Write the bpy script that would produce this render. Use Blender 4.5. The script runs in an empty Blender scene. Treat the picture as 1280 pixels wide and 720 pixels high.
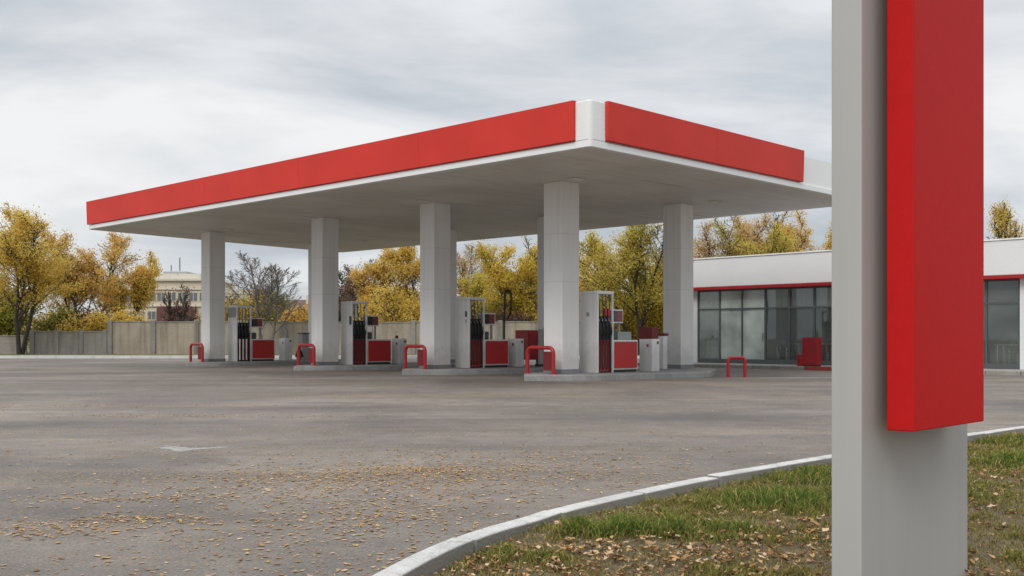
import bpy, math, random
import numpy as np
from mathutils import Vector, Matrix, noise as mnoise

R = math.radians
S2 = math.sqrt(0.5)
U = (-S2, S2)      # direction of the long canopy side (away to the left)
V = (S2, S2)       # direction of the fuel islands (away to the right)
sc = bpy.context.scene
COL = sc.collection

# ------------------------------------------------------------------ helpers
def tag(o, label=None, cat=None, group=None, kind=None):
    if label: o['label'] = label
    if cat: o['category'] = cat
    if group: o['group'] = group
    if kind: o['kind'] = kind
    return o

def empty(name, loc=(0, 0, 0), rz=0.0, label=None, cat=None, group=None):
    o = bpy.data.objects.new(name, None)
    COL.objects.link(o)
    o.location = loc
    o.rotation_euler = (0, 0, rz)
    o.empty_display_size = 0.3
    return tag(o, label, cat, group)

class MB:
    def __init__(self):
        self.v = []; self.f = []; self.sm = []
    def quadmesh(self, vs, fs, smooth=False):
        b = len(self.v)
        self.v += [tuple(p) for p in vs]
        self.f += [tuple(b + i for i in f) for f in fs]
        self.sm += [smooth] * len(fs)
        return self
    def box(self, x0, x1, y0, y1, z0, z1, M=None):
        vs = [Vector((x, y, z)) for z in (z0, z1) for x, y in ((x0, y0), (x1, y0), (x1, y1), (x0, y1))]
        if M is not None: vs = [M @ p for p in vs]
        return self.quadmesh(vs, [(3, 2, 1, 0), (4, 5, 6, 7), (0, 1, 5, 4), (1, 2, 6, 5), (2, 3, 7, 6), (3, 0, 4, 7)])
    def prism(self, poly, z0, z1):
        n = len(poly)
        area = sum(poly[i][0] * poly[(i + 1) % n][1] - poly[(i + 1) % n][0] * poly[i][1] for i in range(n))
        if area < 0: poly = poly[::-1]
        vs = [(p[0], p[1], z0) for p in poly] + [(p[0], p[1], z1) for p in poly]
        fs = [tuple(range(n))[::-1], tuple(range(n, 2 * n))]
        fs += [(i, (i + 1) % n, n + (i + 1) % n, n + i) for i in range(n)]
        return self.quadmesh(vs, fs)
    def tube(self, pts, r, n=8, cap=True, smooth=True):
        pts = [Vector(p) for p in pts]
        rs = r if hasattr(r, '__len__') else [r] * len(pts)
        vs = []; fs = []
        up = Vector((0.31, 0.17, 0.93))
        prev = None
        for i, p in enumerate(pts):
            d = (pts[min(i + 1, len(pts) - 1)] - pts[max(i - 1, 0)])
            if d.length < 1e-9: d = Vector((0, 0, 1))
            d.normalize()
            if prev is None:
                a = d.cross(up)
                if a.length < 1e-3: a = d.cross(Vector((1, 0, 0)))
            else:
                a = prev - d * prev.dot(d)
                if a.length < 1e-4: a = d.cross(up)
            a.normalize(); prev = a
            b = d.cross(a)
            for k in range(n):
                t = 2 * math.pi * k / n
                vs.append(p + (a * math.cos(t) + b * math.sin(t)) * rs[i])
        for i in range(len(pts) - 1):
            for k in range(n):
                fs.append((i * n + k, i * n + (k + 1) % n, (i + 1) * n + (k + 1) % n, (i + 1) * n + k))
        self.quadmesh(vs, fs, smooth)
        if cap:
            self.quadmesh(vs[:n], [tuple(range(n))[::-1]])
            self.quadmesh(vs[-n:], [tuple(range(n))])
        return self
    def lathe(self, prof, n=20, cx=0, cy=0, smooth=True):
        vs = []; fs = []
        for r, z in prof:
            for k in range(n):
                t = 2 * math.pi * k / n
                vs.append((cx + r * math.cos(t), cy + r * math.sin(t), z))
        for i in range(len(prof) - 1):
            for k in range(n):
                fs.append((i * n + k, i * n + (k + 1) % n, (i + 1) * n + (k + 1) % n, (i + 1) * n + k))
        self.quadmesh(vs, fs, smooth)
        self.quadmesh(vs[:n], [tuple(range(n))[::-1]])
        self.quadmesh(vs[-n:], [tuple(range(n))])
        return self
    def build(self, name, mat, parent=None, bevel=0, world=False, seg=2):
        me = bpy.data.meshes.new(name)
        me.from_pydata(self.v, [], self.f)
        me.polygons.foreach_set('use_smooth', self.sm)
        me.materials.append(mat)
        me.update()
        o = bpy.data.objects.new(name, me)
        COL.objects.link(o)
        attach(o, parent, world)
        if bevel:
            m = o.modifiers.new('bevel', 'BEVEL')
            m.width = bevel; m.segments = seg; m.limit_method = 'ANGLE'; m.angle_limit = R(40)
        return o

def attach(o, parent, world=False):
    if parent is None: return
    o.parent = parent
    if world:
        M = Matrix.LocRotScale(parent.location, parent.rotation_euler, None)
        o.matrix_parent_inverse = M.inverted()

def npmesh(name, verts, faces_flat, counts, mat, parent=None, world=False, col=None, smooth=False):
    me = bpy.data.meshes.new(name)
    nv = len(verts)
    me.vertices.add(nv)
    me.vertices.foreach_set('co', np.ascontiguousarray(verts, dtype=np.float32).ravel())
    me.loops.add(len(faces_flat))
    me.loops.foreach_set('vertex_index', np.ascontiguousarray(faces_flat, dtype=np.int32))
    counts = np.asarray(counts, dtype=np.int32)
    me.polygons.add(len(counts))
    starts = np.concatenate(([0], np.cumsum(counts)[:-1])).astype(np.int32)
    me.polygons.foreach_set('loop_start', starts)
    me.polygons.foreach_set('loop_total', counts)
    if smooth:
        me.polygons.foreach_set('use_smooth', np.ones(len(counts), dtype=bool))
    if col is not None:
        a = me.color_attributes.new('tint', 'FLOAT_COLOR', 'POINT')
        a.data.foreach_set('color', np.ascontiguousarray(col, dtype=np.float32).ravel())
    me.materials.append(mat)
    me.update(calc_edges=True)
    o = bpy.data.objects.new(name, me)
    COL.objects.link(o)
    attach(o, parent, world)
    return o

def copy_thing(o, parent=None):
    c = o.copy(); COL.objects.link(c)
    if parent is not None: c.parent = parent
    for ch in list(o.children): copy_thing(ch, c)
    return c

# ------------------------------------------------------------------ materials
def newmat(name):
    m = bpy.data.materials.new(name); m.use_nodes = True
    nt = m.node_tree
    return m, nt, nt.nodes['Principled BSDF']

def N(nt, typ, **kw):
    n = nt.nodes.new(typ)
    for k, v in kw.items():
        if k in n.inputs: n.inputs[k].default_value = v
        else: setattr(n, k, v)
    return n

def ramp(nt, stops, interp='LINEAR'):
    r = nt.nodes.new('ShaderNodeValToRGB')
    r.color_ramp.interpolation = interp
    e = r.color_ramp.elements
    while len(e) < len(stops): e.new(0.5)
    for el, (p, c) in zip(e, stops):
        el.position = p
        el.color = (c[0], c[1], c[2], 1) if hasattr(c, '__len__') else (c, c, c, 1)
    return r

def mixc(nt, fac, a, b, blend='MIX'):
    m = nt.nodes.new('ShaderNodeMix'); m.data_type = 'RGBA'; m.blend_type = blend
    L = nt.links
    for idx, val in ((0, fac), (6, a), (7, b)):
        if hasattr(val, 'is_output') or isinstance(val, bpy.types.NodeSocket): L.new(val, m.inputs[idx])
        elif idx == 0: m.inputs[0].default_value = val
        else: m.inputs[idx].default_value = (*val, 1)
    return m.outputs[2]

def painted(name, c, rough=0.45, var=0.12, scale=1.5, bump=0.0, streak=0.0, dirt=(0.25, 0.23, 0.2), spec=0.5, seams=(), foot=0.0):
    """paint with soft blotches, rain streaks running down and faint grime"""
    m, nt, b = newmat(name); L = nt.links
    tc = N(nt, 'ShaderNodeTexCoord')
    n1 = N(nt, 'ShaderNodeTexNoise', Scale=scale, Detail=5.0, Roughness=0.6)
    L.new(tc.outputs['Object'], n1.inputs['Vector'])
    r1 = ramp(nt, [(0.3, 1 - var), (0.7, 1.0)])
    L.new(n1.outputs['Fac'], r1.inputs[0])
    col = mixc(nt, 1.0, c, r1.outputs[0], 'MULTIPLY')
    if streak:
        mp = N(nt, 'ShaderNodeMapping'); mp.inputs['Scale'].default_value = (9, 9, 0.35)
        L.new(tc.outputs['Object'], mp.inputs[0])
        n2 = N(nt, 'ShaderNodeTexNoise', Scale=1.0, Detail=4.0)
        L.new(mp.outputs[0], n2.inputs['Vector'])
        r2 = ramp(nt, [(0.5, 0.0), (0.78, 1.0)])
        L.new(n2.outputs['Fac'], r2.inputs[0])
        mu = N(nt, 'ShaderNodeMath', operation='MULTIPLY'); L.new(r2.outputs[0], mu.inputs[0]); mu.inputs[1].default_value = streak
        col = mixc(nt, mu.outputs[0], col, dirt)
    if foot:
        sf = N(nt, 'ShaderNodeSeparateXYZ'); L.new(tc.outputs['Object'], sf.inputs[0])
        n9 = N(nt, 'ShaderNodeTexNoise', Scale=5.0, Detail=5.0); L.new(tc.outputs['Object'], n9.inputs['Vector'])
        ad = N(nt, 'ShaderNodeMath', operation='MULTIPLY_ADD'); L.new(n9.outputs['Fac'], ad.inputs[0]); ad.inputs[1].default_value = -0.9; L.new(sf.outputs[2], ad.inputs[2])
        rf = ramp(nt, [(0.0, foot), (0.55, 0.0)]); L.new(ad.outputs[0], rf.inputs[0])
        col = mixc(nt, rf.outputs[0], col, (0.24, 0.215, 0.185))
    if seams:
        sx = N(nt, 'ShaderNodeSeparateXYZ'); L.new(tc.outputs['Object'], sx.inputs[0])
        for z in seams:
            cp = N(nt, 'ShaderNodeMath', operation='COMPARE'); L.new(sx.outputs[2], cp.inputs[0])
            cp.inputs[1].default_value = z; cp.inputs[2].default_value = 0.008
            mu = N(nt, 'ShaderNodeMath', operation='MULTIPLY'); L.new(cp.outputs[0], mu.inputs[0]); mu.inputs[1].default_value = 0.22
            col = mixc(nt, mu.outputs[0], col, (0.2, 0.19, 0.18))
    L.new(col, b.inputs['Base Color'])
    b.inputs['Roughness'].default_value = rough
    b.inputs['Specular IOR Level'].default_value = spec
    if bump:
        n3 = N(nt, 'ShaderNodeTexNoise', Scale=scale * 14, Detail=3.0)
        L.new(tc.outputs['Object'], n3.inputs['Vector'])
        bp = N(nt, 'ShaderNodeBump', Strength=bump, Distance=0.02)
        L.new(n3.outputs['Fac'], bp.inputs['Height']); L.new(bp.outputs[0], b.inputs['Normal'])
    return m

def wavy(name, c, rough, var, wave=0.25, wscale=0.9):
    """sheet metal cladding: slightly oil-canned, faded in places"""
    m, nt, b = newmat(name); L = nt.links
    tc = N(nt, 'ShaderNodeTexCoord')
    n1 = N(nt, 'ShaderNodeTexNoise', Scale=0.6, Detail=5.0)
    L.new(tc.outputs['Object'], n1.inputs['Vector'])
    r1 = ramp(nt, [(0.3, [x * (1 - var) for x in c]), (0.7, c)])
    L.new(n1.outputs['Fac'], r1.inputs[0])
    n4 = N(nt, 'ShaderNodeTexNoise', Scale=22.0, Detail=6.0, Roughness=0.7)
    L.new(tc.outputs['Object'], n4.inputs['Vector'])
    r4 = ramp(nt, [(0.35, 0.93), (0.65, 1.0)]); L.new(n4.outputs['Fac'], r4.inputs[0])
    L.new(mixc(nt, 1.0, r1.outputs[0], r4.outputs[0], 'MULTIPLY'), b.inputs['Base Color'])
    b.inputs['Roughness'].default_value = rough
    n2 = N(nt, 'ShaderNodeTexNoise', Scale=wscale, Detail=1.0)
    L.new(tc.outputs['Object'], n2.inputs['Vector'])
    bp = N(nt, 'ShaderNodeBump', Strength=wave, Distance=0.12)
    L.new(n2.outputs['Fac'], bp.inputs['Height']); L.new(bp.outputs[0], b.inputs['Normal'])
    return m

M = {}
M['column'] = painted('column_paint', (0.81, 0.80, 0.785), 0.55, 0.06, 0.8, streak=0.16, seams=(2.62, 3.9), foot=0.32)
M['white'] = painted('white_metal', (0.85, 0.85, 0.84), 0.4, 0.08, 1.2, streak=0.16, foot=0.35)
M['white_fascia'] = wavy('white_fascia', (0.84, 0.84, 0.835), 0.4, 0.06, 0.12)
M['red_panel'] = wavy('red_fascia', (0.66, 0.046, 0.032), 0.5, 0.14, 0.18)
M['red_panel'].node_tree.nodes['Principled BSDF'].inputs['Specular IOR Level'].default_value = 0.22
M['red'] = painted('red_paint', (0.40, 0.013, 0.018), 0.35, 0.15, 2.0, streak=0.10, dirt=(0.18, 0.05, 0.04))
M['pump_red'] = painted('pump_red', (0.50, 0.013, 0.015), 0.35, 0.12, 2.0, streak=0.10, dirt=(0.18, 0.05, 0.04))
M['dark_red'] = painted('dark_red_paint', (0.17, 0.008, 0.013), 0.5, 0.2, 2.0)
M['sign_red'] = wavy('sign_red', (0.56, 0.014, 0.014), 0.55, 0.12, 0.05, 0.8)
M['sign_red'].node_tree.nodes['Principled BSDF'].inputs['Specular IOR Level'].default_value = 0.10
M['pylon'] = painted('pylon_grey', (0.44, 0.432, 0.412), 0.5, 0.08, 0.9, streak=0.18, dirt=(0.3, 0.28, 0.25))
M['black'] = painted('black_rubber', (0.018, 0.018, 0.02), 0.5, 0.2, 6)
M['dark_grey'] = painted('dark_grey', (0.09, 0.09, 0.095), 0.5, 0.15, 3)
M['grey'] = painted('grey_metal', (0.36, 0.36, 0.36), 0.5, 0.12, 2, streak=0.2)
M['steel'] = painted('steel', (0.5, 0.5, 0.5), 0.3, 0.1, 4)
M['steel'].node_tree.nodes['Principled BSDF'].inputs['Metallic'].default_value = 0.8
M['kick'] = painted('plinth_grey', (0.23, 0.235, 0.24), 0.75, 0.2, 2, streak=0.15)
M['store_white'] = wavy('store_white', (0.80, 0.805, 0.81), 0.5, 0.05, 0.05)
M['frame'] = painted('window_frame', (0.10, 0.11, 0.115), 0.4, 0.1, 3)
M['blind'] = painted('blind_fabric', (0.85, 0.85, 0.82), 0.8, 0.08, 3, streak=0.3, dirt=(0.4, 0.41, 0.4))
M['frosted'] = painted('curtain_fabric', (0.74, 0.80, 0.79), 0.8, 0.12, 1.5, streak=0.35, dirt=(0.45, 0.52, 0.52))
M['interior'] = painted('interior_wall', (0.55, 0.48, 0.36), 0.8, 0.25, 0.7)
M['interior_floor'] = painted('interior_floor', (0.22, 0.21, 0.2), 0.5, 0.15, 1)
M['wood'] = painted('table_wood', (0.5, 0.46, 0.4), 0.4, 0.2, 3)
M['cream'] = painted('cream_plaster', (0.62, 0.54, 0.42), 0.85, 0.15, 0.25, streak=0.2)
M['pale'] = painted('pale_plaster', (0.62, 0.58, 0.50), 0.85, 0.12, 0.3, streak=0.2)
M['maroon'] = painted('maroon_plaster', (0.13, 0.055, 0.05), 0.8, 0.25, 0.4)
M['rust_roof'] = painted('roof_tiles', (0.16, 0.10, 0.085), 0.85, 0.3, 1.0)
M['far_window'] = painted('far_window', (0.16, 0.18, 0.20), 0.15, 0.3, 0.4)
M['plastic_green'] = painted('screen_green', (0.30, 0.36, 0.33), 0.2, 0.2, 4)
M['screen'] = painted('display_screen', (0.06, 0.055, 0.06), 0.12, 0.4, 8)
M['screen_red'] = painted('display_red', (0.30, 0.06, 0.07), 0.2, 0.4, 9)
M['pot'] = painted('plant_pot', (0.2, 0.19, 0.18), 0.7, 0.2, 4)

# concrete (islands, kerbs, wall)
def concrete(name, c1, c2, scale=1.0, streak=0.5, bump=0.4, lines=False):
    m, nt, b = newmat(name); L = nt.links
    tc = N(nt, 'ShaderNodeTexCoord')
    n1 = N(nt, 'ShaderNodeTexNoise', Scale=scale, Detail=8.0, Roughness=0.7)
    L.new(tc.outputs['Object'], n1.inputs['Vector'])
    r1 = ramp(nt, [(0.3, c1), (0.68, c2)]); L.new(n1.outputs['Fac'], r1.inputs[0])
    n2 = N(nt, 'ShaderNodeTexNoise', Scale=scale * 25, Detail=4.0, Roughness=0.7)
    L.new(tc.outputs['Object'], n2.inputs['Vector'])
    r2 = ramp(nt, [(0.3, 0.78), (0.6, 1.0)]); L.new(n2.outputs['Fac'], r2.inputs[0])
    col = mixc(nt, 1.0, r1.outputs[0], r2.outputs[0], 'MULTIPLY')
    mp = N(nt, 'ShaderNodeMapping'); mp.inputs['Scale'].default_value = (4, 4, 0.25)
    L.new(tc.outputs['Object'], mp.inputs[0])
    n3 = N(nt, 'ShaderNodeTexNoise', Scale=1.0, Detail=5.0); L.new(mp.outputs[0], n3.inputs['Vector'])
    r3 = ramp(nt, [(0.46, 0.0), (0.75, 1.0)]); L.new(n3.outputs['Fac'], r3.inputs[0])
    mu = N(nt, 'ShaderNodeMath', operation='MULTIPLY'); L.new(r3.outputs[0], mu.inputs[0]); mu.inputs[1].default_value = streak
    col = mixc(nt, mu.outputs[0], col, [x * 0.35 for x in c1])
    L.new(col, b.inputs['Base Color']); b.inputs['Roughness'].default_value = 0.9
    b.inputs['Specular IOR Level'].default_value = 0.2
    bp = N(nt, 'ShaderNodeBump', Strength=bump, Distance=0.02)
    L.new(n2.outputs['Fac'], bp.inputs['Height']); L.new(bp.outputs[0], b.inputs['Normal'])
    return m
M['island'] = concrete('island_concrete', (0.24, 0.235, 0.23), (0.36, 0.355, 0.345), 0.6, 0.25)
M['kerb'] = concrete('kerb_whitewash', (0.52, 0.51, 0.49), (0.74, 0.735, 0.72), 2.0, 0.25, 0.5)
M['kerb_side'] = concrete('kerb_concrete', (0.30, 0.285, 0.26), (0.42, 0.40, 0.37), 2.0, 0.4)
M['kerb_red'] = concrete('kerb_red_paint', (0.3, 0.06, 0.05), (0.42, 0.09, 0.07), 2.0, 0.3)
M['wall'] = concrete('wall_concrete', (0.29, 0.25, 0.20), (0.44, 0.385, 0.31), 0.5, 0.6)
M['wall_dark'] = concrete('wall_concrete_weathered', (0.24, 0.225, 0.20), (0.37, 0.345, 0.305), 0.5, 0.55)
M['post'] = concrete('post_concrete', (0.22, 0.21, 0.19), (0.33, 0.31, 0.285), 0.7, 0.5)
M['pave'] = concrete('paving', (0.28, 0.27, 0.25), (0.4, 0.385, 0.36), 0.8, 0.1)
M['line'] = concrete('worn_line_paint', (0.25, 0.24, 0.225), (0.44, 0.425, 0.40), 2.0, 0.0)

# asphalt
def kerb_mat():
    m = concrete('kerb_painted', (0.47, 0.46, 0.44), (0.68, 0.67, 0.65), 2.2, 0.30, 0.6); nt = m.node_tree; L = nt.links
    b = nt.nodes['Principled BSDF']; old = b.inputs['Base Color'].links[0].from_socket
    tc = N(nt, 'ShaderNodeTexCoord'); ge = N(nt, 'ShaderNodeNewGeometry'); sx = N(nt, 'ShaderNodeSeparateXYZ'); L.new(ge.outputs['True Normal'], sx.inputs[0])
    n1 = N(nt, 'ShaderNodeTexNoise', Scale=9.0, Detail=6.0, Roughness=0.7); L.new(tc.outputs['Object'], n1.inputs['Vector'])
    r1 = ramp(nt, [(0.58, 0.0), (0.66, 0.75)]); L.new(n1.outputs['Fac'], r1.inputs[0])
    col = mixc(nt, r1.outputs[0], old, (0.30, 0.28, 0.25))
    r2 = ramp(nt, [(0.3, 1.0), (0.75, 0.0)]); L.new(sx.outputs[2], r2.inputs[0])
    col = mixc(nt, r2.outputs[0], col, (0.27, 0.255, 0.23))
    L.new(col, b.inputs['Base Color']); return m
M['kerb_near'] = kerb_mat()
def asphalt():
    m, nt, b = newmat('asphalt'); L = nt.links
    tc = N(nt, 'ShaderNodeTexCoord')
    def noise(scale, detail=6.0, rough=0.6, vec=None, dist=0.0):
        n = N(nt, 'ShaderNodeTexNoise', Scale=scale, Detail=detail, Roughness=rough, Distortion=dist)
        L.new(vec or tc.outputs['Object'], n.inputs['Vector']); return n.outputs['Fac']
    big = ramp(nt, [(0.34, (0.122, 0.106, 0.094)), (0.5, (0.178, 0.154, 0.134)), (0.66, (0.232, 0.200, 0.170))])
    L.new(noise(0.22, 7, 0.6, None, 0.6), big.inputs[0])
    fine = ramp(nt, [(0.3, 0.50), (0.5, 0.96), (0.72, 1.5)])
    L.new(noise(55, 4, 0.75), fine.inputs[0])
    col = mixc(nt, 1.0, big.outputs[0], fine.outputs[0], 'MULTIPLY')
    mid = ramp(nt, [(0.35, 0.80), (0.64, 1.10)]); L.new(noise(2.6, 8, 0.7), mid.inputs[0])
    col = mixc(nt, 1.0, col, mid.outputs[0], 'MULTIPLY')
    # wheel-track streaks running across the forecourt, dusty leaf crumbs between them
    mp = N(nt, 'ShaderNodeMapping'); mp.inputs['Rotation'].default_value = (0, 0, R(8)); mp.inputs['Scale'].default_value = (0.06, 0.55, 1)
    L.new(tc.outputs['Object'], mp.inputs[0])
    st = ramp(nt, [(0.36, 0.72), (0.53, 0.98), (0.68, 1.12)]); L.new(noise(1.0, 5, 0.6, mp.outputs[0], 0.4), st.inputs[0])
    col = mixc(nt, 1.0, col, st.outputs[0], 'MULTIPLY')
    # oil-stained wear along the islands
    mp2 = N(nt, 'ShaderNodeMapping'); mp2.inputs['Rotation'].default_value = (0, 0, R(-12)); mp2.inputs['Scale'].default_value = (0.25, 1.1, 1)
    L.new(tc.outputs['Object'], mp2.inputs[0])
    oil = ramp(nt, [(0.54, 0.0), (0.70, 0.62)]); L.new(noise(0.8, 4, 0.5, mp2.outputs[0], 0.8), oil.inputs[0])
    col = mixc(nt, oil.outputs[0], col, (0.075, 0.070, 0.066))
    dust = ramp(nt, [(0.44, 0.0), (0.66, 0.8)]); L.new(noise(0.9, 6, 0.65, mp.outputs[0], 0.5), dust.inputs[0])
    crumbs = ramp(nt, [(0.54, 0.0), (0.60, 1.0)]); L.new(noise(26, 3, 0.8), crumbs.inputs[0])
    mu = N(nt, 'ShaderNodeMath', operation='MULTIPLY'); L.new(dust.outputs[0], mu.inputs[0]); L.new(crumbs.outputs[0], mu.inputs[1])
    col = mixc(nt, mu.outputs[0], col, (0.36, 0.25, 0.13))
    # hairline cracks
    vo = N(nt, 'ShaderNodeTexVoronoi', Scale=0.42, feature='DISTANCE_TO_EDGE')
    nz = N(nt, 'ShaderNodeTexNoise', Scale=1.7, Detail=4.0); L.new(tc.outputs['Object'], nz.inputs['Vector'])
    ad = N(nt, 'ShaderNodeVectorMath', operation='MULTIPLY_ADD'); L.new(nz.outputs['Color'], ad.inputs[0])
    ad.inputs[1].default_value = (0.9, 0.9, 0); L.new(tc.outputs['Object'], ad.inputs[2]); L.new(ad.outputs[0], vo.inputs['Vector'])
    cr = ramp(nt, [(0.0, 0.45), (0.008, 0.0)]); L.new(vo.outputs['Distance'], cr.inputs[0])
    msk = ramp(nt, [(0.5, 0.0), (0.6, 1.0)]); L.new(noise(0.13, 2, 0.5), msk.inputs[0])
    mu2 = N(nt, 'ShaderNodeMath', operation='MULTIPLY'); L.new(cr.outputs[0], mu2.inputs[0]); L.new(msk.outputs[0], mu2.inputs[1])
    col = mixc(nt, mu2.outputs[0], col, (0.05, 0.046, 0.043))
    L.new(col, b.inputs['Base Color'])
    b.inputs['Roughness'].default_value = 0.7; b.inputs['Specular IOR Level'].default_value = 0.4
    bp = N(nt, 'ShaderNodeBump', Strength=0.5, Distance=0.006); L.new(noise(70, 3, 0.7), bp.inputs['Height']); L.new(bp.outputs[0], b.inputs['Normal'])
    return m
M['asphalt'] = asphalt()

def soil():
    m, nt, b = newmat('verge_soil'); L = nt.links
    tc = N(nt, 'ShaderNodeTexCoord')
    n1 = N(nt, 'ShaderNodeTexNoise', Scale=1.3, Detail=7.0, Roughness=0.65); L.new(tc.outputs['Object'], n1.inputs['Vector'])
    r1 = ramp(nt, [(0.32, (0.10, 0.076, 0.050)), (0.5, (0.16, 0.12, 0.070)), (0.66, (0.17, 0.14, 0.062))]); L.new(n1.outputs['Fac'], r1.inputs[0])
    n2 = N(nt, 'ShaderNodeTexNoise', Scale=45, Detail=5.0, Roughness=0.75); L.new(tc.outputs['Object'], n2.inputs['Vector'])
    r2 = ramp(nt, [(0.3, 0.45), (0.7, 1.5)]); L.new(n2.outputs['Fac'], r2.inputs[0])
    L.new(mixc(nt, 1.0, r1.outputs[0], r2.outputs[0], 'MULTIPLY'), b.inputs['Base Color'])
    b.inputs['Roughness'].default_value = 0.95
    bp = N(nt, 'ShaderNodeBump', Strength=0.8, Distance=0.03); L.new(n2.outputs['Fac'], bp.inputs['Height']); L.new(bp.outputs[0], b.inputs['Normal'])
    return m
M['soil'] = soil()

def far_grass():
    m, nt, b = newmat('far_grass'); L = nt.links
    tc = N(nt, 'ShaderNodeTexCoord')
    n1 = N(nt, 'ShaderNodeTexNoise', Scale=0.5, Detail=8.0, Roughness=0.7); L.new(tc.outputs['Object'], n1.inputs['Vector'])
    r1 = ramp(nt, [(0.35, (0.07, 0.08, 0.025)), (0.5, (0.11, 0.11, 0.04)), (0.65, (0.19, 0.14, 0.05))]); L.new(n1.outputs['Fac'], r1.inputs[0])
    L.new(r1.outputs[0], b.inputs['Base Color']); b.inputs['Roughness'].default_value = 0.95
    return m
M['far_grass'] = far_grass()

def soffit_mat():
    m, nt, b = newmat('soffit_slats'); L = nt.links
    tc = N(nt, 'ShaderNodeTexCoord')
    mp = N(nt, 'ShaderNodeMapping'); mp.inputs['Rotation'].default_value = (0, 0, R(-45)); L.new(tc.outputs['Object'], mp.inputs[0])
    n1 = N(nt, 'ShaderNodeTexNoise', Scale=0.35, Detail=6.0, Roughness=0.6); L.new(mp.outputs[0], n1.inputs['Vector'])
    r1 = ramp(nt, [(0.3, (0.60, 0.565, 0.515)), (0.65, (0.76, 0.73, 0.68))]); L.new(n1.outputs['Fac'], r1.inputs[0])
    mp2 = N(nt, 'ShaderNodeMapping'); mp2.inputs['Scale'].default_value = (0.35, 5.0, 1); L.new(mp.outputs[0], mp2.inputs[0])
    n2 = N(nt, 'ShaderNodeTexNoise', Scale=0.8, Detail=5.0); L.new(mp2.outputs[0], n2.inputs['Vector'])
    r2 = ramp(nt, [(0.35, 0.92), (0.6, 1.0)]); L.new(n2.outputs['Fac'], r2.inputs[0])
    col = mixc(nt, 1.0, r1.outputs[0], r2.outputs[0], 'MULTIPLY')
    n3 = N(nt, 'ShaderNodeTexNoise', Scale=0.55, Detail=7.0, Roughness=0.65, Distortion=0.5); L.new(mp2.outputs[0], n3.inputs['Vector'])
    r3 = ramp(nt, [(0.60, 0.0), (0.72, 0.6)]); L.new(n3.outputs['Fac'], r3.inputs[0])
    col = mixc(nt, r3.outputs[0], col, (0.17, 0.15, 0.13))
    sx = N(nt, 'ShaderNodeSeparateXYZ'); L.new(mp.outputs[0], sx.inputs[0])
    pp = N(nt, 'ShaderNodeMath', operation='PINGPONG'); L.new(sx.outputs[1], pp.inputs[0]); pp.inputs[1].default_value = 0.15
    r4 = ramp(nt, [(0.0, 0.93), (0.08, 1.0)]); L.new(pp.outputs[0], r4.inputs[0])
    mm = N(nt, 'ShaderNodeMath', operation='DIVIDE'); L.new(pp.outputs[0], mm.inputs[0]); mm.inputs[1].default_value = 0.15
    L.new(mm.outputs[0], r4.inputs[0])
    col = mixc(nt, 1.0, col, r4.outputs[0], 'MULTIPLY')
    L.new(col, b.inputs['Base Color']); b.inputs['Roughness'].default_value = 0.5
    bp = N(nt, 'ShaderNodeBump', Strength=0.3, Distance=0.01); L.new(r4.outputs[0], bp.inputs['Height']); L.new(bp.outputs[0], b.inputs['Normal'])
    return m
M['soffit'] = soffit_mat()

def glass(name='window_glass', film=0.09):
    m, nt, b = newmat(name); L = nt.links
    out = nt.nodes['Material Output']; nt.nodes.remove(b)
    tr = N(nt, 'ShaderNodeBsdfTransparent'); tr.inputs[0].default_value = (0.84, 0.89, 0.88, 1)
    gl = N(nt, 'ShaderNodeBsdfGlossy'); gl.inputs['Roughness'].default_value = 0.02; gl.inputs[0].default_value = (0.9, 0.95, 0.95, 1)
    fr = N(nt, 'ShaderNodeFresnel'); fr.inputs['IOR'].default_value = 1.9
    tc = N(nt, 'ShaderNodeTexCoord'); nz = N(nt, 'ShaderNodeTexNoise', Scale=0.7, Detail=2.0); L.new(tc.outputs['Object'], nz.inputs['Vector'])
    bp = N(nt, 'ShaderNodeBump', Strength=0.04, Distance=0.05); L.new(nz.outputs['Fac'], bp.inputs['Height'])
    L.new(bp.outputs[0], gl.inputs['Normal'])
    ms = N(nt, 'ShaderNodeMixShader'); L.new(fr.outputs[0], ms.inputs[0]); L.new(tr.outputs[0], ms.inputs[1]); L.new(gl.outputs[0], ms.inputs[2])
    df = N(nt, 'ShaderNodeBsdfDiffuse'); df.inputs[0].default_value = (0.72, 0.80, 0.75, 1)  # pale diffuse film: brightness of the shaded glazing painted into the panes
    n5 = N(nt, 'ShaderNodeTexNoise', Scale=1.1, Detail=4.0); L.new(tc.outputs['Object'], n5.inputs['Vector'])
    r5 = ramp(nt, [(0.3, film * 0.6), (0.7, film * 1.3)]); L.new(n5.outputs['Fac'], r5.inputs[0])
    m2 = N(nt, 'ShaderNodeMixShader'); L.new(r5.outputs[0], m2.inputs[0]); L.new(ms.outputs[0], m2.inputs[1]); L.new(df.outputs[0], m2.inputs[2])
    L.new(m2.outputs[0], out.inputs[0])
    return m
M['glass'] = glass()
M['milky_glass'] = glass('milky_glass', 0.58)
M['brightened_glass'] = glass('brightened_glass', 0.24)

def bark(name, c):
    m, nt, b = newmat(name); L = nt.links
    tc = N(nt, 'ShaderNodeTexCoord')
    n1 = N(nt, 'ShaderNodeTexNoise', Scale=4, Detail=5.0); L.new(tc.outputs['Object'], n1.inputs['Vector'])
    r1 = ramp(nt, [(0.3, [x * 0.55 for x in c]), (0.7, [x * 1.25 for x in c])]); L.new(n1.outputs['Fac'], r1.inputs[0])
    L.new(r1.outputs[0], b.inputs['Base Color']); b.inputs['Roughness'].default_value = 0.95
    return m
M['bark'] = bark('bark', (0.055, 0.045, 0.035))
M['bark_pale'] = bark('bark_pale', (0.19, 0.165, 0.14))

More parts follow.
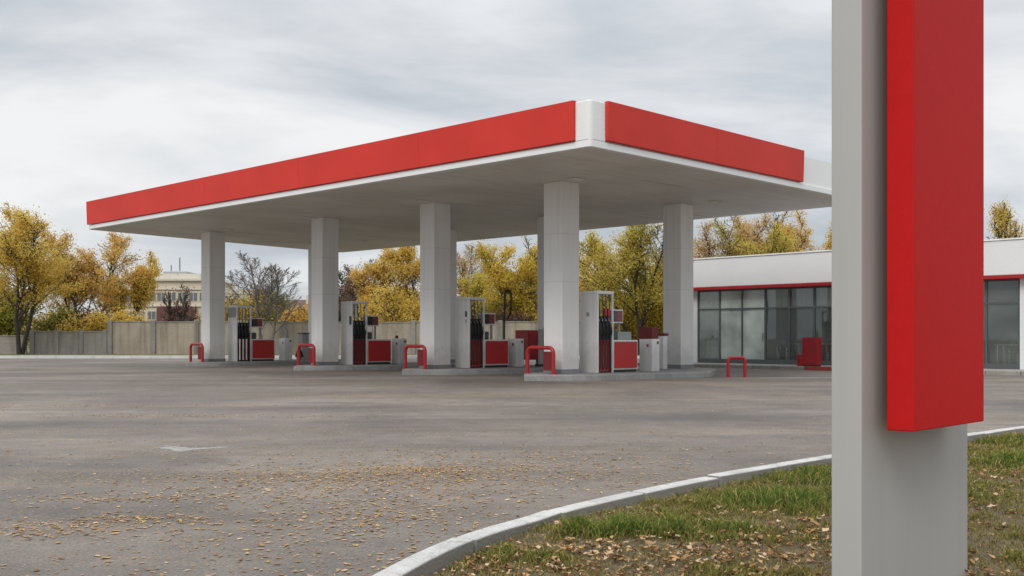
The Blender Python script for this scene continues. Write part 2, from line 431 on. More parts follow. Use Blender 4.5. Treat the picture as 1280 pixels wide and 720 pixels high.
def leafmat(name, cols, clump=0.35, trans=0.5):
    """leaf faces: random tone per leaf, lighter and darker clumps in space, some light through"""
    m, nt, b = newmat(name); L = nt.links
    out = nt.nodes['Material Output']; nt.nodes.remove(b)
    g = N(nt, 'ShaderNodeNewGeometry')
    r = ramp(nt, [(i / max(1, len(cols) - 1), c) for i, c in enumerate(cols)])
    tc = N(nt, 'ShaderNodeTexCoord')
    n1 = N(nt, 'ShaderNodeTexNoise', Scale=clump, Detail=3.0); L.new(tc.outputs['Object'], n1.inputs['Vector'])
    mp = N(nt, 'ShaderNodeMapRange'); L.new(n1.outputs['Fac'], mp.inputs[0]); mp.inputs[1].default_value = 0.3; mp.inputs[2].default_value = 0.7
    mx = N(nt, 'ShaderNodeMix'); mx.inputs[0].default_value = 0.55
    L.new(g.outputs['Random Per Island'], mx.inputs[2]); L.new(mp.outputs[0], mx.inputs[3])
    L.new(mx.outputs[0], r.inputs[0])
    d = N(nt, 'ShaderNodeBsdfDiffuse'); t = N(nt, 'ShaderNodeBsdfTranslucent')
    L.new(r.outputs[0], d.inputs[0]); L.new(r.outputs[0], t.inputs[0])
    ms = N(nt, 'ShaderNodeMixShader'); ms.inputs[0].default_value = trans
    L.new(d.outputs[0], ms.inputs[1]); L.new(t.outputs[0], ms.inputs[2]); L.new(ms.outputs[0], out.inputs[0])
    return m
LEAF = {
 'gold':   leafmat('leaf_gold', [(0.46, 0.30, 0.06), (0.68, 0.48, 0.10), (0.80, 0.61, 0.17), (0.85, 0.71, 0.30)]),
 'orange': leafmat('leaf_orange', [(0.46, 0.28, 0.07), (0.66, 0.43, 0.11), (0.78, 0.55, 0.18), (0.83, 0.66, 0.30)]),
 'yellow': leafmat('leaf_yellow', [(0.422, 0.323, 0.054), (0.633, 0.479, 0.084), (0.774, 0.587, 0.115), (0.849, 0.695, 0.212)]),
 'olive':  leafmat('leaf_olive', [(0.32, 0.27, 0.06), (0.52, 0.43, 0.09), (0.66, 0.54, 0.14), (0.76, 0.63, 0.22)]),
 'green':  leafmat('leaf_green', [(0.19, 0.21, 0.04), (0.32, 0.32, 0.06), (0.46, 0.42, 0.08), (0.60, 0.51, 0.11)]),
 'brown':  leafmat('leaf_brown', [(0.176, 0.099, 0.072), (0.294, 0.173, 0.118), (0.424, 0.259, 0.171), (0.518, 0.331, 0.200)]),
 'tan':    leafmat('leaf_tan', [(0.400, 0.268, 0.125), (0.589, 0.413, 0.194), (0.709, 0.522, 0.270), (0.784, 0.630, 0.355)]),
 'purple': leafmat('leaf_purple', [(0.094, 0.053, 0.051), (0.154, 0.088, 0.082), (0.236, 0.137, 0.115), (0.307, 0.186, 0.142)]),
 'dark':   leafmat('leaf_dark', [(0.037, 0.059, 0.026), (0.061, 0.089, 0.039), (0.097, 0.119, 0.059), (0.133, 0.155, 0.067)]),
}
def tintmat(name, trans, rough=0.7):
    m, nt, b = newmat(name); L = nt.links
    out = nt.nodes['Material Output']; nt.nodes.remove(b)
    a = N(nt, 'ShaderNodeAttribute', attribute_name='tint')
    d = N(nt, 'ShaderNodeBsdfDiffuse'); t = N(nt, 'ShaderNodeBsdfTranslucent')
    L.new(a.outputs['Color'], d.inputs[0]); L.new(a.outputs['Color'], t.inputs[0])
    ms = N(nt, 'ShaderNodeMixShader'); ms.inputs[0].default_value = trans
    L.new(d.outputs[0], ms.inputs[1]); L.new(t.outputs[0], ms.inputs[2]); L.new(ms.outputs[0], out.inputs[0])
    return m
M['blade'] = tintmat('grass_blade', 0.3)
M['litter'] = tintmat('leaf_litter', 0.12)

# ------------------------------------------------------------------ ground, forecourt, kerbs
g = MB(); g.quadmesh([(-900, -200, -0.06), (900, -200, -0.06), (900, 1600, -0.06), (-900, 1600, -0.06)], [(0, 1, 2, 3)])
tag(g.build('ground', M['far_grass']), kind='structure')
g = MB(); g.quadmesh([(-140, -30, 0), (90, -30, 0), (90, 54, 0), (-140, 54, 0)], [(0, 1, 2, 3)])
tag(g.build('forecourt', M['asphalt']), kind='structure')
g = MB(); g.quadmesh([(-140, 54.25, 0.09), (90, 54.25, 0.09), (90, 140, 0.12), (-140, 140, 0.12)], [(0, 1, 2, 3)])
tag(g.build('grass_strip', M['far_grass']), kind='structure')
g = MB()
x = -140.0
while x < 60:
    g.box(x, x + 0.985, 54.0, 54.24, -0.02, 0.145 + 0.006 * math.sin(x * 7)); x += 1.0
tag(g.build('far_kerb', M['kerb'], bevel=0.012), kind='structure')

# near kerb: smooth arc round the verge
KP = [(-1.25, 0.5), (-1.13, 1.9), (-0.93, 3.3), (-0.60, 4.49), (-0.386, 5.12), (-0.17, 5.56), (0.05, 5.90), (0.33, 6.36), (1.18, 7.41),
      (1.93, 8.18), (2.82, 9.05), (4.96, 11.08), (6.05, 12.05), (9.0, 14.4), (13.0, 17.0), (19.0, 19.6), (30.0, 22.0), (60.0, 24.5)]
def catmull(P, n=12):
    out = []
    for i in range(len(P) - 1):
        p0 = P[max(i - 1, 0)]; p1 = P[i]; p2 = P[i + 1]; p3 = P[min(i + 2, len(P) - 1)]
        for k in range(n):
            t = k / n
            out.append(tuple(0.5 * ((2 * p1[j]) + (-p0[j] + p2[j]) * t + (2 * p0[j] - 5 * p1[j] + 4 * p2[j] - p3[j]) * t * t +
                                    (-p0[j] + 3 * p1[j] - 3 * p2[j] + p3[j]) * t ** 3) for j in (0, 1)))
    out.append(P[-1]); return out
def resample(P, step):
    out = [P[0]]; acc = 0.0
    for a, b in zip(P, P[1:]):
        d = math.dist(a, b); pos = 0
        while acc + d - pos >= step:
            pos += step - acc; acc = 0
            out.append((a[0] + (b[0] - a[0]) * pos / d, a[1] + (b[1] - a[1]) * pos / d))
        acc += d - pos
    return out
KL = resample(catmull(KP), 0.11)
def normals(P):
    out = []
    for i in range(len(P)):
        a = P[max(i - 1, 0)]; b = P[min(i + 1, len(P) - 1)]
        d = (b[0] - a[0], b[1] - a[1]); l = math.hypot(*d)
        out.append((d[1] / l, -d[0] / l))        # to the right of travel = verge side
    return out
KN = normals(KL)
rnd = random.Random(4)
KW, KH = 0.125, 0.10
top = MB()
i = 0
while i + 9 < len(KL):
    seg = 9
    dz = rnd.uniform(-0.009, 0.009); do = rnd.uniform(-0.004, 0.004)
    for (w0, w1, z0, z1) in ((0, KW, -0.05, KH),):
        A = []; B = []
        for k in range(seg + 1):
            p = KL[i + k]; n = KN[i + k]
            # leave a thin joint at each stone's end
            if k == seg: q = KL[i + k - 1]; p = (p[0] + (q[0] - p[0]) * 0.24, p[1] + (q[1] - p[1]) * 0.24)
            A.append((p[0] + n[0] * (w0 + do), p[1] + n[1] * (w0 + do))); B.append((p[0] + n[0] * (w1 + do), p[1] + n[1] * (w1 + do)))
        top.prism(A + B[::-1], z0, z1 + dz)
    i += seg
tag(top.build('kerb', M['kerb_near'], bevel=0.012, seg=3), kind='structure')

# verge: lumpy soil behind the kerb
def vz(x, y):
    return 0.035 + 0.022 * mnoise.noise(Vector((x * 0.9, y * 0.9, 0.3))) + 0.012 * mnoise.noise(Vector((x * 3.1, y * 3.1, 1.3)))
vv = []; ff = []
offs = [KW - 0.02, 0.25, 0.4] + [0.4 + 0.25 * k for k in range(1, 30)] + [9, 12, 18, 30]
for p, n in zip(KL[:640:2], KN[:640:2]):
    for o_ in offs:
        x = p[0] + n[0] * o_; y = p[1] + n[1] * o_
        vv.append((x, y, vz(x, y)))
nr = len(vv) // len(offs); no = len(offs)
for a in range(nr - 1):
    for b in range(no - 1):
        ff.append((a * no + b, a * no + b + 1, (a + 1) * no + b + 1, (a + 1) * no + b))
g = MB(); g.quadmesh(vv, ff, True)
tag(g.build('verge', M['soil']), kind='structure')

# distance from the kerb, + on the verge side
KA = np.array(KL[:640]); KNA = np.array(KN[:640])
def kerbdist(pts):
    out = np.empty(len(pts))
    for s in range(0, len(pts), 4000):
        P = pts[s:s + 4000]
        d = ((P[:, None, :] - KA[None]) ** 2).sum(-1)
        j = d.argmin(1)
        out[s:s + 4000] = ((P - KA[j]) * KNA[j]).sum(-1)
    return out

rng = np.random.default_rng(11)
def nz(x, y, s, o=0.0):
    return np.array([mnoise.noise(Vector((a * s + o, b * s - o, o))) for a, b in zip(x, y)])

# ---- grass blades on the verge: one object of ground cover
def in_view(x, y, margin=1.0):
    return np.abs(x) < (y * 0.52 + margin)
def grass():
    n = 340000
    y = 4.0 + 14.0 * rng.random(n) ** 1.7
    x = -1.2 + (y * 0.52 + 2.4) * rng.random(n)
    P = np.stack([x, y], 1)
    kd = kerbdist(P)
    keep = (kd > KW + 0.005) & in_view(x, y)
    x, y, kd = x[keep], y[keep], kd[keep]
    big = nz(x, y, 0.75, 3.7); mid = nz(x, y, 2.2, 9.1); small = nz(x, y, 7.0, 5.0)
    # known lush tufts and worn patches (metres on the verge)
    lush = np.zeros(len(x))
    for (cx, cy, rx, ry, a) in ((0.62, 5.75, 0.55, 0.28, 1.1), (1.75, 6.7, 0.6, 0.4, 1.1), (4.6, 8.9, 0.75, 0.6, 1.0), (0.05, 5.05, 0.22, 0.22, 0.6),
                                (2.5, 7.9, 0.9, 0.5, 0.7), (5.5, 10.5, 1.2, 0.8, 0.6), (1.35, 5.75, 0.25, 0.2, 0.5), (2.4, 5.1, 0.3, 0.2, 0.4),
                                (0.75, 5.3, 0.35, 0.22, -0.9), (1.1, 5.15, 0.5, 0.25, -0.8), (4.9, 7.6, 0.8, 0.5, -0.6)):
        lush += a * np.exp(-((x - cx) / rx) ** 2 - ((y - cy) / ry) ** 2)
    edge = np.clip(1 - (kd - KW) / 0.25, 0, 1)
    q = 0.04 + 0.45 * big + 0.6 * mid + 0.6 * small + 0.9 * lush
    keep = rng.random(len(x)) < np.clip(q * 0.85 + 0.44, 0.24, 1)
    x, y, q, small, lush = x[keep], y[keep], q[keep], small[keep], lush[keep]
    n = len(x)
    z = np.array([vz(a, b) for a, b in zip(x, y)]) - 0.004
    L = np.clip(0.026 + 0.045 * np.clip(q, 0, 1.6) + 0.035 * np.clip(lush, 0, 1.2) * (0.5 + small), 0.018, 0.15) * (0.55 + 0.9 * rng.random(n))
    th = rng.random(n) * 2 * np.pi
    lean = (0.25 + 0.75 * rng.random(n)) * L
    dx, dy = np.cos(th) * lean, np.sin(th) * lean
    w = 0.0022 + 0.0018 * rng.random(n); w = w * np.where(y > 8, 1.7, 1.0)
    ph = rng.random(n) * np.pi
    wx, wy = np.cos(ph) * w, np.sin(ph) * w
    b = np.stack([x, y, z], 1)
    side = np.stack([wx, wy, np.zeros(n)], 1)
    midp = b + np.stack([dx * 0.35, dy * 0.35, L * 0.6], 1)
    tip = b + np.stack([dx, dy, L * (0.95 - 0.25 * rng.random(n))], 1)
    verts = np.stack([b - side, b + side, midp + side * 0.8, midp - side * 0.8, tip], 1).reshape(-1, 3)
    base = np.arange(n) * 5
    faces = np.stack([base, base + 1, base + 2, base + 3, base + 3, base + 2, base + 4], 1).ravel()
    counts = np.tile([4, 3], n)
    t = np.clip(0.02 + 0.74 * q + 0.30 * (rng.random(n) - 0.5), 0, 1)[:, None]
    dry = np.array([0.27, 0.225, 0.07]); green = np.array([0.135, 0.205, 0.042]); dk = np.array([0.085, 0.15, 0.03])
    c = dry * (1 - t) + green * t
    c = np.where((rng.random(n) < 0.35)[:, None] & (t > 0.5), dk, c)
    c = np.where((rng.random(n) < 0.13)[:, None], np.array([0.42, 0.33, 0.13]), c)
    c = c * (0.7 + 0.6 * rng.random((n, 1)))
    c = np.concatenate([c, np.ones((n, 1))], 1)
    c5 = np.repeat(c, 5, axis=0)
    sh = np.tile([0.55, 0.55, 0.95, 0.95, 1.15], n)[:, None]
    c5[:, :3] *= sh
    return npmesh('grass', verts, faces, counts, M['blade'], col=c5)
tag(grass(), 'patchy green and straw coloured grass growing on the verge behind the white kerb', 'grass', kind='stuff')

# ---- fallen leaves
LEAFPAL = np.array([[0.46, 0.29, 0.14], [0.52, 0.33, 0.16], [0.40, 0.24, 0.11], [0.28, 0.165, 0.09], [0.58, 0.43, 0.27], [0.52, 0.36, 0.13], [0.47, 0.35, 0.24], [0.36, 0.25, 0.16]])
def leaves(name, x, y, z, size, up, pal=LEAFPAL, curl=0.35):
    n = len(x)
    ang = np.array([0, 35, 75, 115, 180, 245, 285, 325]) * np.pi / 180
    rad = np.array([1.0, 0.62, 0.72, 0.42, 0.75, 0.42, 0.72, 0.62])
    th = rng.random(n) * 2 * np.pi
    k = len(ang)
    rr = rad[None] * (0.75 + 0.5 * rng.random((n, k)))
    asp = 0.45 + 0.5 * rng.random(n)
    lx = np.cos(ang)[None] * rr * size[:, None]; ly = np.sin(ang)[None] * rr * size[:, None] * asp[:, None]
    lz = (curl * (0.3 + rng.random(n))[:, None] * (ly ** 2 + 0.35 * lx ** 2) / size[:, None]) + up[:, None] * size[:, None] * (rng.random((n, k)) * 0.35)
    tx = (rng.random(n) - 0.5) * 0.5 * up; 
    px = np.cos(th)[:, None] * lx - np.sin(th)[:, None] * ly
    py = np.sin(th)[:, None] * lx + np.cos(th)[:, None] * ly
    lz = lz + px * tx[:, None]
    ring = np.stack([x[:, None] + px, y[:, None] + py, z[:, None] + np.maximum(lz, 0.0005)], 2)
    cen = np.stack([x, y, z + 0.001], 1)[:, None]
    V_ = np.concatenate([cen, ring], 1).reshape(-1, 3)
    b = (np.arange(n) * (k + 1))[:, None]
    idx = np.arange(k)
    F = np.stack([np.broadcast_to(b, (n, k)), b + 1 + idx[None], b + 1 + ((idx + 1) % k)[None]], 2)
    c = pal[rng.integers(0, len(pal), n)] * (0.65 + 0.6 * rng.random((n, 1)))
    c = np.concatenate([c, np.ones((n, 1))], 1)
    c = np.repeat(c, k + 1, axis=0)
    return npmesh(name, V_, F.ravel(), np.full(n * k, 3), M['litter'], col=c)

def road_leaves():
    n = 130000
    y = 4.0 + 22.0 * rng.random(n) ** 1.35
    x = (rng.random(n) * 2 - 1) * (y * 0.53 + 0.6)
    P = np.stack([x, y], 1); kd = kerbdist(P)
    k = kd < -0.02
    x, y, kd = x[k], y[k], kd[k]
    big = nz(x * 0.7, y * 1.6, 0.55, 2.2); mid = nz(x, y * 1.4, 1.6, 7.7); fine = nz(x, y, 5.0, 1.9)
    q = 0.07 + 0.22 * np.clip(big, -0.3, 1) + 0.20 * np.clip(mid, -0.2, 1) + 0.12 * fine
    for (cx, cy, rx, ry, a) in ((-1.0, 8.6, 1.3, 0.65, 0.55), (-0.3, 8.0, 1.0, 0.7, 0.30), (-1.1, 6.3, 0.7, 0.8, 0.20), (-3.2, 6.1, 0.7, 0.16, 0.42), (-2.9, 7.2, 0.9, 0.14, 0.4),
                                (-2.2, 6.6, 0.5, 0.18, 0.25), (-0.9, 5.2, 0.35, 0.5, 0.16), (0.5, 9.2, 1.4, 0.6, 0.18), (-5.2, 14.6, 1.8, 0.35, 0.40), (-7.5, 16.8, 2.4, 0.4, 0.25), (-1.8, 7.4, 1.0, 0.35, 0.22)):
        q += a * np.exp(-((x - cx) / rx) ** 2 - ((y - cy) / ry) ** 2)
    q *= np.clip(1.3 - 0.030 * (y - 4), 0.45, 1.2) * 0.60
    k = rng.random(len(x)) < np.clip(q, 0.018, 0.85)
    x, y = x[k], y[k]; n = len(x)
    # wind-blown drifts: many small leaves massed together
    ex, ey = [x], [y]
    for (cx, cy, rx, ry, cnt) in ((-1.15, 8.35, 0.8, 0.38, 1000), (-0.75, 8.8, 0.35, 0.14, 420), (-0.4, 8.7, 1.0, 0.5, 600), (-1.75, 7.75, 0.9, 0.5, 650), (-0.7, 7.4, 0.8, 0.6, 800), (-1.0, 6.2, 0.5, 0.7, 350), (-2.75, 6.05, 0.5, 0.14, 420),
                                  (-2.35, 6.35, 0.4, 0.10, 260), (-2.6, 7.25, 0.5, 0.08, 260), (-0.95, 6.3, 0.5, 0.5, 420), (0.6, 9.4, 1.1, 0.4, 500), (-5.0, 14.8, 1.5, 0.22, 900), (-7.3, 17.0, 2.2, 0.25, 900), (-1.5, 9.6, 1.6, 0.5, 700)):
        ex.append(rng.normal(cx, rx, cnt)); ey.append(rng.normal(cy, ry, cnt) + 0.05 * np.sin(ex[-1] * 5))
    cy_ = 4.0 + 18.0 * rng.random(16000) ** 1.3; cx_ = (rng.random(16000) * 2 - 1) * (cy_ * 0.53 + 0.5)
    cw = 0.30 + 0.9 * nz(cx_ * 0.6, cy_ * 1.3, 0.8, 5.5); kk = rng.random(16000) < np.clip(cw, 0.06, 1)
    ncr = int(kk.sum()); ex.append(cx_[kk]); ey.append(cy_[kk])
    x = np.concatenate(ex); y = np.concatenate(ey)
    crumb = np.arange(len(x)) >= len(x) - ncr
    k = kerbdist(np.stack([x, y], 1)) < -0.015
    x, y, crumb = x[k], y[k], crumb[k]; n = len(x)
    size = 0.008 + 0.024 * rng.random(n) ** 2.0
    size = np.where(crumb, 0.004 + 0.007 * rng.random(n), size)
    return leaves('fallen_leaves', x, y, np.full(n, 0.003), size, 0.15 + 0.45 * rng.random(n))
tag(road_leaves(), 'dry yellow and brown fallen leaves scattered in drifts over the grey asphalt', 'leaves', kind='stuff')

def verge_leaves():
    n = 46000
    y = 4.2 + 10.0 * rng.random(n) ** 1.5
    x = -1.0 + (y * 0.52 + 2.0) * rng.random(n)
    P = np.stack([x, y], 1); kd = kerbdist(P)
    k = (kd > KW + 0.03)
    x, y = x[k], y[k]
    q = 0.20 + 0.4 * nz(x, y, 1.1, 4.4) + 0.35 * nz(x, y, 3.0, 6.6)
    for (cx, cy, rx, ry, a) in ((0.35, 5.3, 0.45, 0.25, 0.6), (1.25, 5.25, 0.7, 0.3, 0.45), (0.5, 6.2, 0.3, 0.15, 0.4), (1.9, 5.9, 0.6, 0.35, 0.5), (4.2, 8.2, 1.0, 0.35, 0.5), (0.62, 5.75, 0.5, 0.2, -0.5)):
        q += a * np.exp(-((x - cx) / rx) ** 2 - ((y - cy) / ry) ** 2)
    k = rng.random(len(x)) < np.clip(q * 0.42 + 0.03, 0.04, 0.4)
    x, y = x[k], y[k]; n = len(x)
    z = np.array([vz(a, b) for a, b in zip(x, y)]) + 0.006 + 0.022 * rng.random(n)
    size = 0.013 + 0.024 * rng.random(n) ** 1.6
    pal = np.array([[0.42, 0.28, 0.15], [0.50, 0.34, 0.19], [0.32, 0.19, 0.10], [0.24, 0.13, 0.07], [0.56, 0.42, 0.28], [0.44, 0.26, 0.11]])
    return leaves('leaf_litter', x, y, z, size, 1.0 + 0.9 * rng.random(n), pal, 0.6)
tag(verge_leaves(), 'curled brown dead leaves lying among the grass of the verge', 'leaves', kind='stuff')

# worn painted mark on the asphalt and the pale strip beside the right island
rr = random.Random(8); g = MB()
g.prism([(-3.60, 10.44), (-3.47, 10.40), (-3.36, 10.21), (-3.27, 10.16), (-3.22, 10.33), (-3.12, 10.42), (-3.16, 10.52), (-3.30, 10.50), (-3.41, 10.62)], 0.0, 0.003)
g.prism([(-3.18, 10.36), (-2.90, 10.58), (-2.96, 10.62), (-3.19, 10.46)], 0.0, 0.0034); g.prism([(-3.70, 10.50), (-3.52, 10.49), (-3.44, 10.66), (-3.55, 10.62)], 0.0, 0.0038)
for k in range(26):
    a, b, c = rr.gauss(-3.3, 0.22), rr.gauss(10.42, 0.2), rr.uniform(0.01, 0.035)
    g.prism([(a - c, b), (a + c * rr.random(), b - c), (a + c, b + c * 0.5), (a - c * 0.3, b + c)], 0.0, 0.0042 + k * 1e-5)
tag(g.build('road_marking', M['line']), kind='structure')
g = MB(); g.prism([(5.9, 28.15), (10.4, 28.9), (10.4, 29.04), (5.9, 28.28)], 0.0, 0.004)
tag(g.build('road_line', M['line']), kind='structure')

# ------------------------------------------------------------------ pylon sign
def P2(C, a, t): return (C[0] + V[0] * a + U[0] * t, C[1] + V[1] * a + U[1] * t)
C0 = (1.356, 3.98)
pyl = empty('pylon_sign', (C0[0], C0[1], 0), R(45), 'tall grey pylon with a red sign box, standing on the verge in the foreground', 'sign')
g = MB(); g.box(0, 1.052, 0, 0.127, -0.1, 5.6); g.build('pylon_slab', M['pylon'], pyl, bevel=0.006)
g = MB(); g.box(0.105, 0.815, -0.160, -0.052, 0.774, 5.4); g.build('sign_box', M['sign_red'], pyl, bevel=0.005)
for zz in (1.2, 2.4, 3.6, 4.8):
    g = MB(); g.box(0.36, 0.80, -0.0515, -0.0005, zz, zz + 0.08); g.build('bracket', M['dark_grey'], pyl)

# ------------------------------------------------------------------ canopy
NC = (1.71, 22.4); LC = (-16.5, 39.8); BL = (-8.5, 50.8); BR = (11.25, 31.95)
ZS = 5.30
can = empty('fuel_canopy', (NC[0], NC[1], 0), 0, 'wide flat red and white canopy on eight square white columns over the fuel pumps', 'canopy')
def lerp(a, b, t): return (a[0] + (b[0] - a[0]) * t, a[1] + (b[1] - a[1]) * t)
def along(a, b, d): return lerp(a, b, d / math.dist(a, b))
def rounded(poly, rads, n=6):
    out = []
    m = len(poly)
    for i in range(m):
        p = poly[i]; a = along(p, poly[i - 1], rads[i]); b = along(p, poly[(i + 1) % m], rads[i])
        for k in range(n + 1):
            t = k / n
            out.append(tuple((1 - t) ** 2 * a[j] + 2 * t * (1 - t) * p[j] + t * t * b[j] for j in (0, 1)))
    return out
def outset(poly, d):
    cx = sum(p[0] for p in poly) / len(poly); cy = sum(p[1] for p in poly) / len(poly)
    m = len(poly); out = []
    for i in range(m):
        p0, p1, p2 = poly[i - 1], poly[i], poly[(i + 1) % m]
        def nrm(a, b):
            dx, dy = b[0] - a[0], b[1] - a[1]; l = math.hypot(dx, dy); n = (dy / l, -dx / l)
            mx, my = (a[0] + b[0]) / 2 - cx, (a[1] + b[1]) / 2 - cy
            return n if n[0] * mx + n[1] * my > 0 else (-n[0], -n[1])
        n1 = nrm(p0, p1); n2 = nrm(p1, p2)
        k = 1 + n1[0] * n2[0] + n1[1] * n2[1]
        out.append((p1[0] + d * (n1[0] + n2[0]) / k, p1[1] + d * (n1[1] + n2[1]) / k))
    return out
base = [NC, BR, BL, LC]
g = MB(); g.prism(rounded(outset(base, -0.05), [0.1, 0.2, 0.5, 0.3]), ZS + 0.12, 6.24); g.build('fascia', M['white_fascia'], can, world=True)
g = MB(); g.prism(rounded(outset(base, 0.0), [0.09, 0.2, 0.5, 0.3]), ZS + 0.004, ZS + 0.155); g.build('fascia_rim', M['white_fascia'], can, world=True, bevel=0.012)
pl = rounded(outset(base, -0.14), [0.3, 0.2, 0.4, 0.25])
g = MB(); g.prism(pl, ZS - 0.004, ZS + 0.05); g.build('soffit', M['soffit'], can, world=True)
# rounded white corner cap
def offs_pts(a, b, d0, d1, out_):
    """strip along edge a->b between distances, pushed outward"""
    dx, dy = b[0] - a[0], b[1] - a[1]; l = math.hypot(dx, dy); n = (dy / l, -dx / l)
    cx, cy = -3.0, 36.2
    if (a[0] - cx) * n[0] + (a[1] - cy) * n[1] < 0: n = (-n[0], -n[1])
    p, q = along(a, b, d0), along(a, b, d1)
    return p, q, n
cap = []
pA = along(NC, LC, 0.42); pB = along(NC, BR, 0.52); cA = along(NC, LC, 0.12); cB = along(NC, BR, 0.13)
for k in range(11):
    t = k / 10
    cap.append(tuple((1 - t) ** 2 * cA[j] + 2 * t * (1 - t) * NC[j] + t * t * cB[j] for j in (0, 1)))
inner = [along(pB, BR, 0.0), lerp(pB, BL, 0.03), lerp(pA, BL, 0.03)]
g = MB(); g.prism([pA] + cap + [pB] + [lerp(pB, BL, 0.02), lerp(pA, BL, 0.02)], ZS + 0.157, 6.335); g.build('corner_cap', M['white_fascia'], can, world=True, bevel=0.02)
def panel(a, b, d0, d1, z0, z1, mat, t0=-0.04, t1=0.055, name='fascia_panel', lean=0.03):
    p, q, n = offs_pts(a, b, d0, d1, 0)
    g = MB()
    vs = []
    for (pt) in (p, q):
        vs += [(pt[0] + n[0] * t0, pt[1] + n[1] * t0, z0), (pt[0] + n[0] * t1, pt[1] + n[1] * t1, z0),
               (pt[0] + n[0] * (t1 + lean), pt[1] + n[1] * (t1 + lean), z1), (pt[0] + n[0] * t0, pt[1] + n[1] * t0, z1)]
    fs = [(0, 1, 2, 3), (7, 6, 5, 4), (1, 5, 6, 2), (2, 6, 7, 3), (3, 7, 4, 0), (0, 4, 5, 1)]
    g.quadmesh(vs, fs)
    import bmesh
    o = g.build(name, mat, can, world=True)
    bm = bmesh.new(); bm.from_mesh(o.data); bmesh.ops.recalc_face_normals(bm, faces=bm.faces); bm.to_mesh(o.data); bm.free()
    m = o.modifiers.new('bevel', 'BEVEL'); m.width = 0.012; m.segments = 2
    return o
LL = math.dist(NC, LC); RL = math.dist(NC, BR)
cuts = [0.42, 5.6, 10.9, 16.2, LL - 0.12]
for a, b in zip(cuts, cuts[1:]): panel(NC, LC, a + 0.001, b - 0.001, 5.475, 6.365, M['red_panel'])
for a, b in ((0.52, 4.8), (4.8, 9.12)): panel(NC, BR, a + 0.001, b - 0.001, 5.49, 6.37 + (0.0), M['red_panel'])
g = MB(); p = along(NC, BR, 8.7); q = lerp(p, LC, 0.02)
Mx = Matrix.Translation((q[0], q[1], 0)) @ Matrix.Rotation(R(45), 4, 'Z')
g.box(-0.25, 0.25, -0.2, 0.2, 6.241, 6.50, Mx); g.build('roof_vent', M['grey'], can, world=True, bevel=0.02)
# flush light housings and small brackets in the soffit
for (s, t) in ((3.2, 3.2), (3.2, 9.6), (9.4, 3.2), (9.4, 9.6), (15.6, 3.2), (15.6, 9.6), (21.2, 3.2), (21.2, 9.6)):
    cx = NC[0] + U[0] * s + V[0] * t; cy = NC[1] + U[1] * s + V[1] * t
    Mx = Matrix.Translation((cx, cy, 0)) @ Matrix.Rotation(R(45), 4, 'Z')
    g = MB(); g.box(-0.22, 0.22, -0.14, 0.14, ZS - 0.026, ZS - 0.006, Mx); h = g.build('light_housing', M['soffit'], can, world=True, bevel=0.01)
    g = MB(); g.box(-0.17, 0.17, -0.09, 0.09, ZS - 0.032, ZS - 0.0262, Mx); g.build('diffuser', M['blind'], h)
ISL = [(-11.94, 40.5), (-6.58, 35.6), (-2.41, 31.7), (1.34, 27.3)]     # near corner of each front column
BACK = [(-8.60, 45.2), (-2.63, 39.4), (1.36, 35.2), (5.25, 31.9)]
CS = 0.68
for (x, y) in ISL + BACK:
    Mx = Matrix.Translation((x, y, 0)) @ Matrix.Rotation(R(45), 4, 'Z')
    g = MB(); g.box(0, CS, 0, CS, 0.15, ZS - 0.005, Mx)
    c = g.build('column', M['column'], can, world=True, bevel=0.012)
    g = MB(); g.box(-0.014, CS + 0.014, -0.014, CS + 0.014, 0.15, 0.27, Mx)
    o = g.build('column_base', M['kick'], c, bevel=0.008)

# ------------------------------------------------------------------ fuel islands
names4 = ['farthest left', 'second from left', 'third from left', 'rightmost']
for i, (x, y) in enumerate(ISL):
    ax = (-0.70, -0.85, -0.92, -1.03)[i]
    bxk = BACK[i][0] - x; byk = BACK[i][1] - y
    poly = [(ax, -0.80), (0.6, -0.86), (bxk + 0.38, byk - 2.9), (bxk + 1.15, byk + 0.2), (bxk + 0.1, byk + 1.5), (ax + 0.02, 0.75)]
    poly = rounded(poly, [0.12, 0.8, 0.35, 0.5, 0.4, 0.3], 4)
    g = MB(); g.prism([(px + x, py + y) for px, py in poly], -0.03, 0.15)
    o = empty('fuel_island', (x, y, 0), 0,
              ['low concrete island under the leftmost front column and pump', 'low concrete island under the second front column from the left',
               'low concrete island under the third front column from the left', 'low concrete island under the nearest column, at the right'][i], 'fuel island', 'raised concrete fuel islands')
    g.build('island_slab', M['island'], o, bevel=0.02, world=True)

# ------------------------------------------------------------------ hoop bumpers
def hoop_pts(span, h, r, n=6):
    pts = [(0, 0, 0), (0, 0, h - r)]
    for k in range(1, n + 1):
        a = math.pi / 2 * k / n; pts.append((0, r - r * math.cos(a), h - r + r * math.sin(a)))
    for k in range(0, n + 1):
        a = math.pi / 2 * k / n; pts.append((0, span - r + r * math.sin(a), h - r + r * math.cos(a)))
    pts.append((0, span, 0))
    return pts
hp = empty('bumper_hoop')
g = MB(); g.tube(hoop_pts(0.95, 0.70, 0.16), 0.052, 12); g.build('hoop_tube', M['red'], hp)
g = MB(); g.box(-0.012, 0.012, 0.054, 0.36, 0.10, 0.60); g.build('inner_shade_plate', M['dark_red'], hp, bevel=0.004)  # added plate for the hoop's inner face, its shade put into the darker red
for yy in (0, 0.95):
    g = MB(); g.lathe([(0.085, 0.001), (0.085, 0.012), (0.06, 0.016)], 16, 0, yy); g.build('foot_flange', M['red'], hp)
HL = ['red hoop bumper in front of the leftmost front column', 'red hoop bumper in front of the second front column from the left',
      'red hoop bumper in front of the third front column from the left', 'red hoop bumper in front of the nearest column']
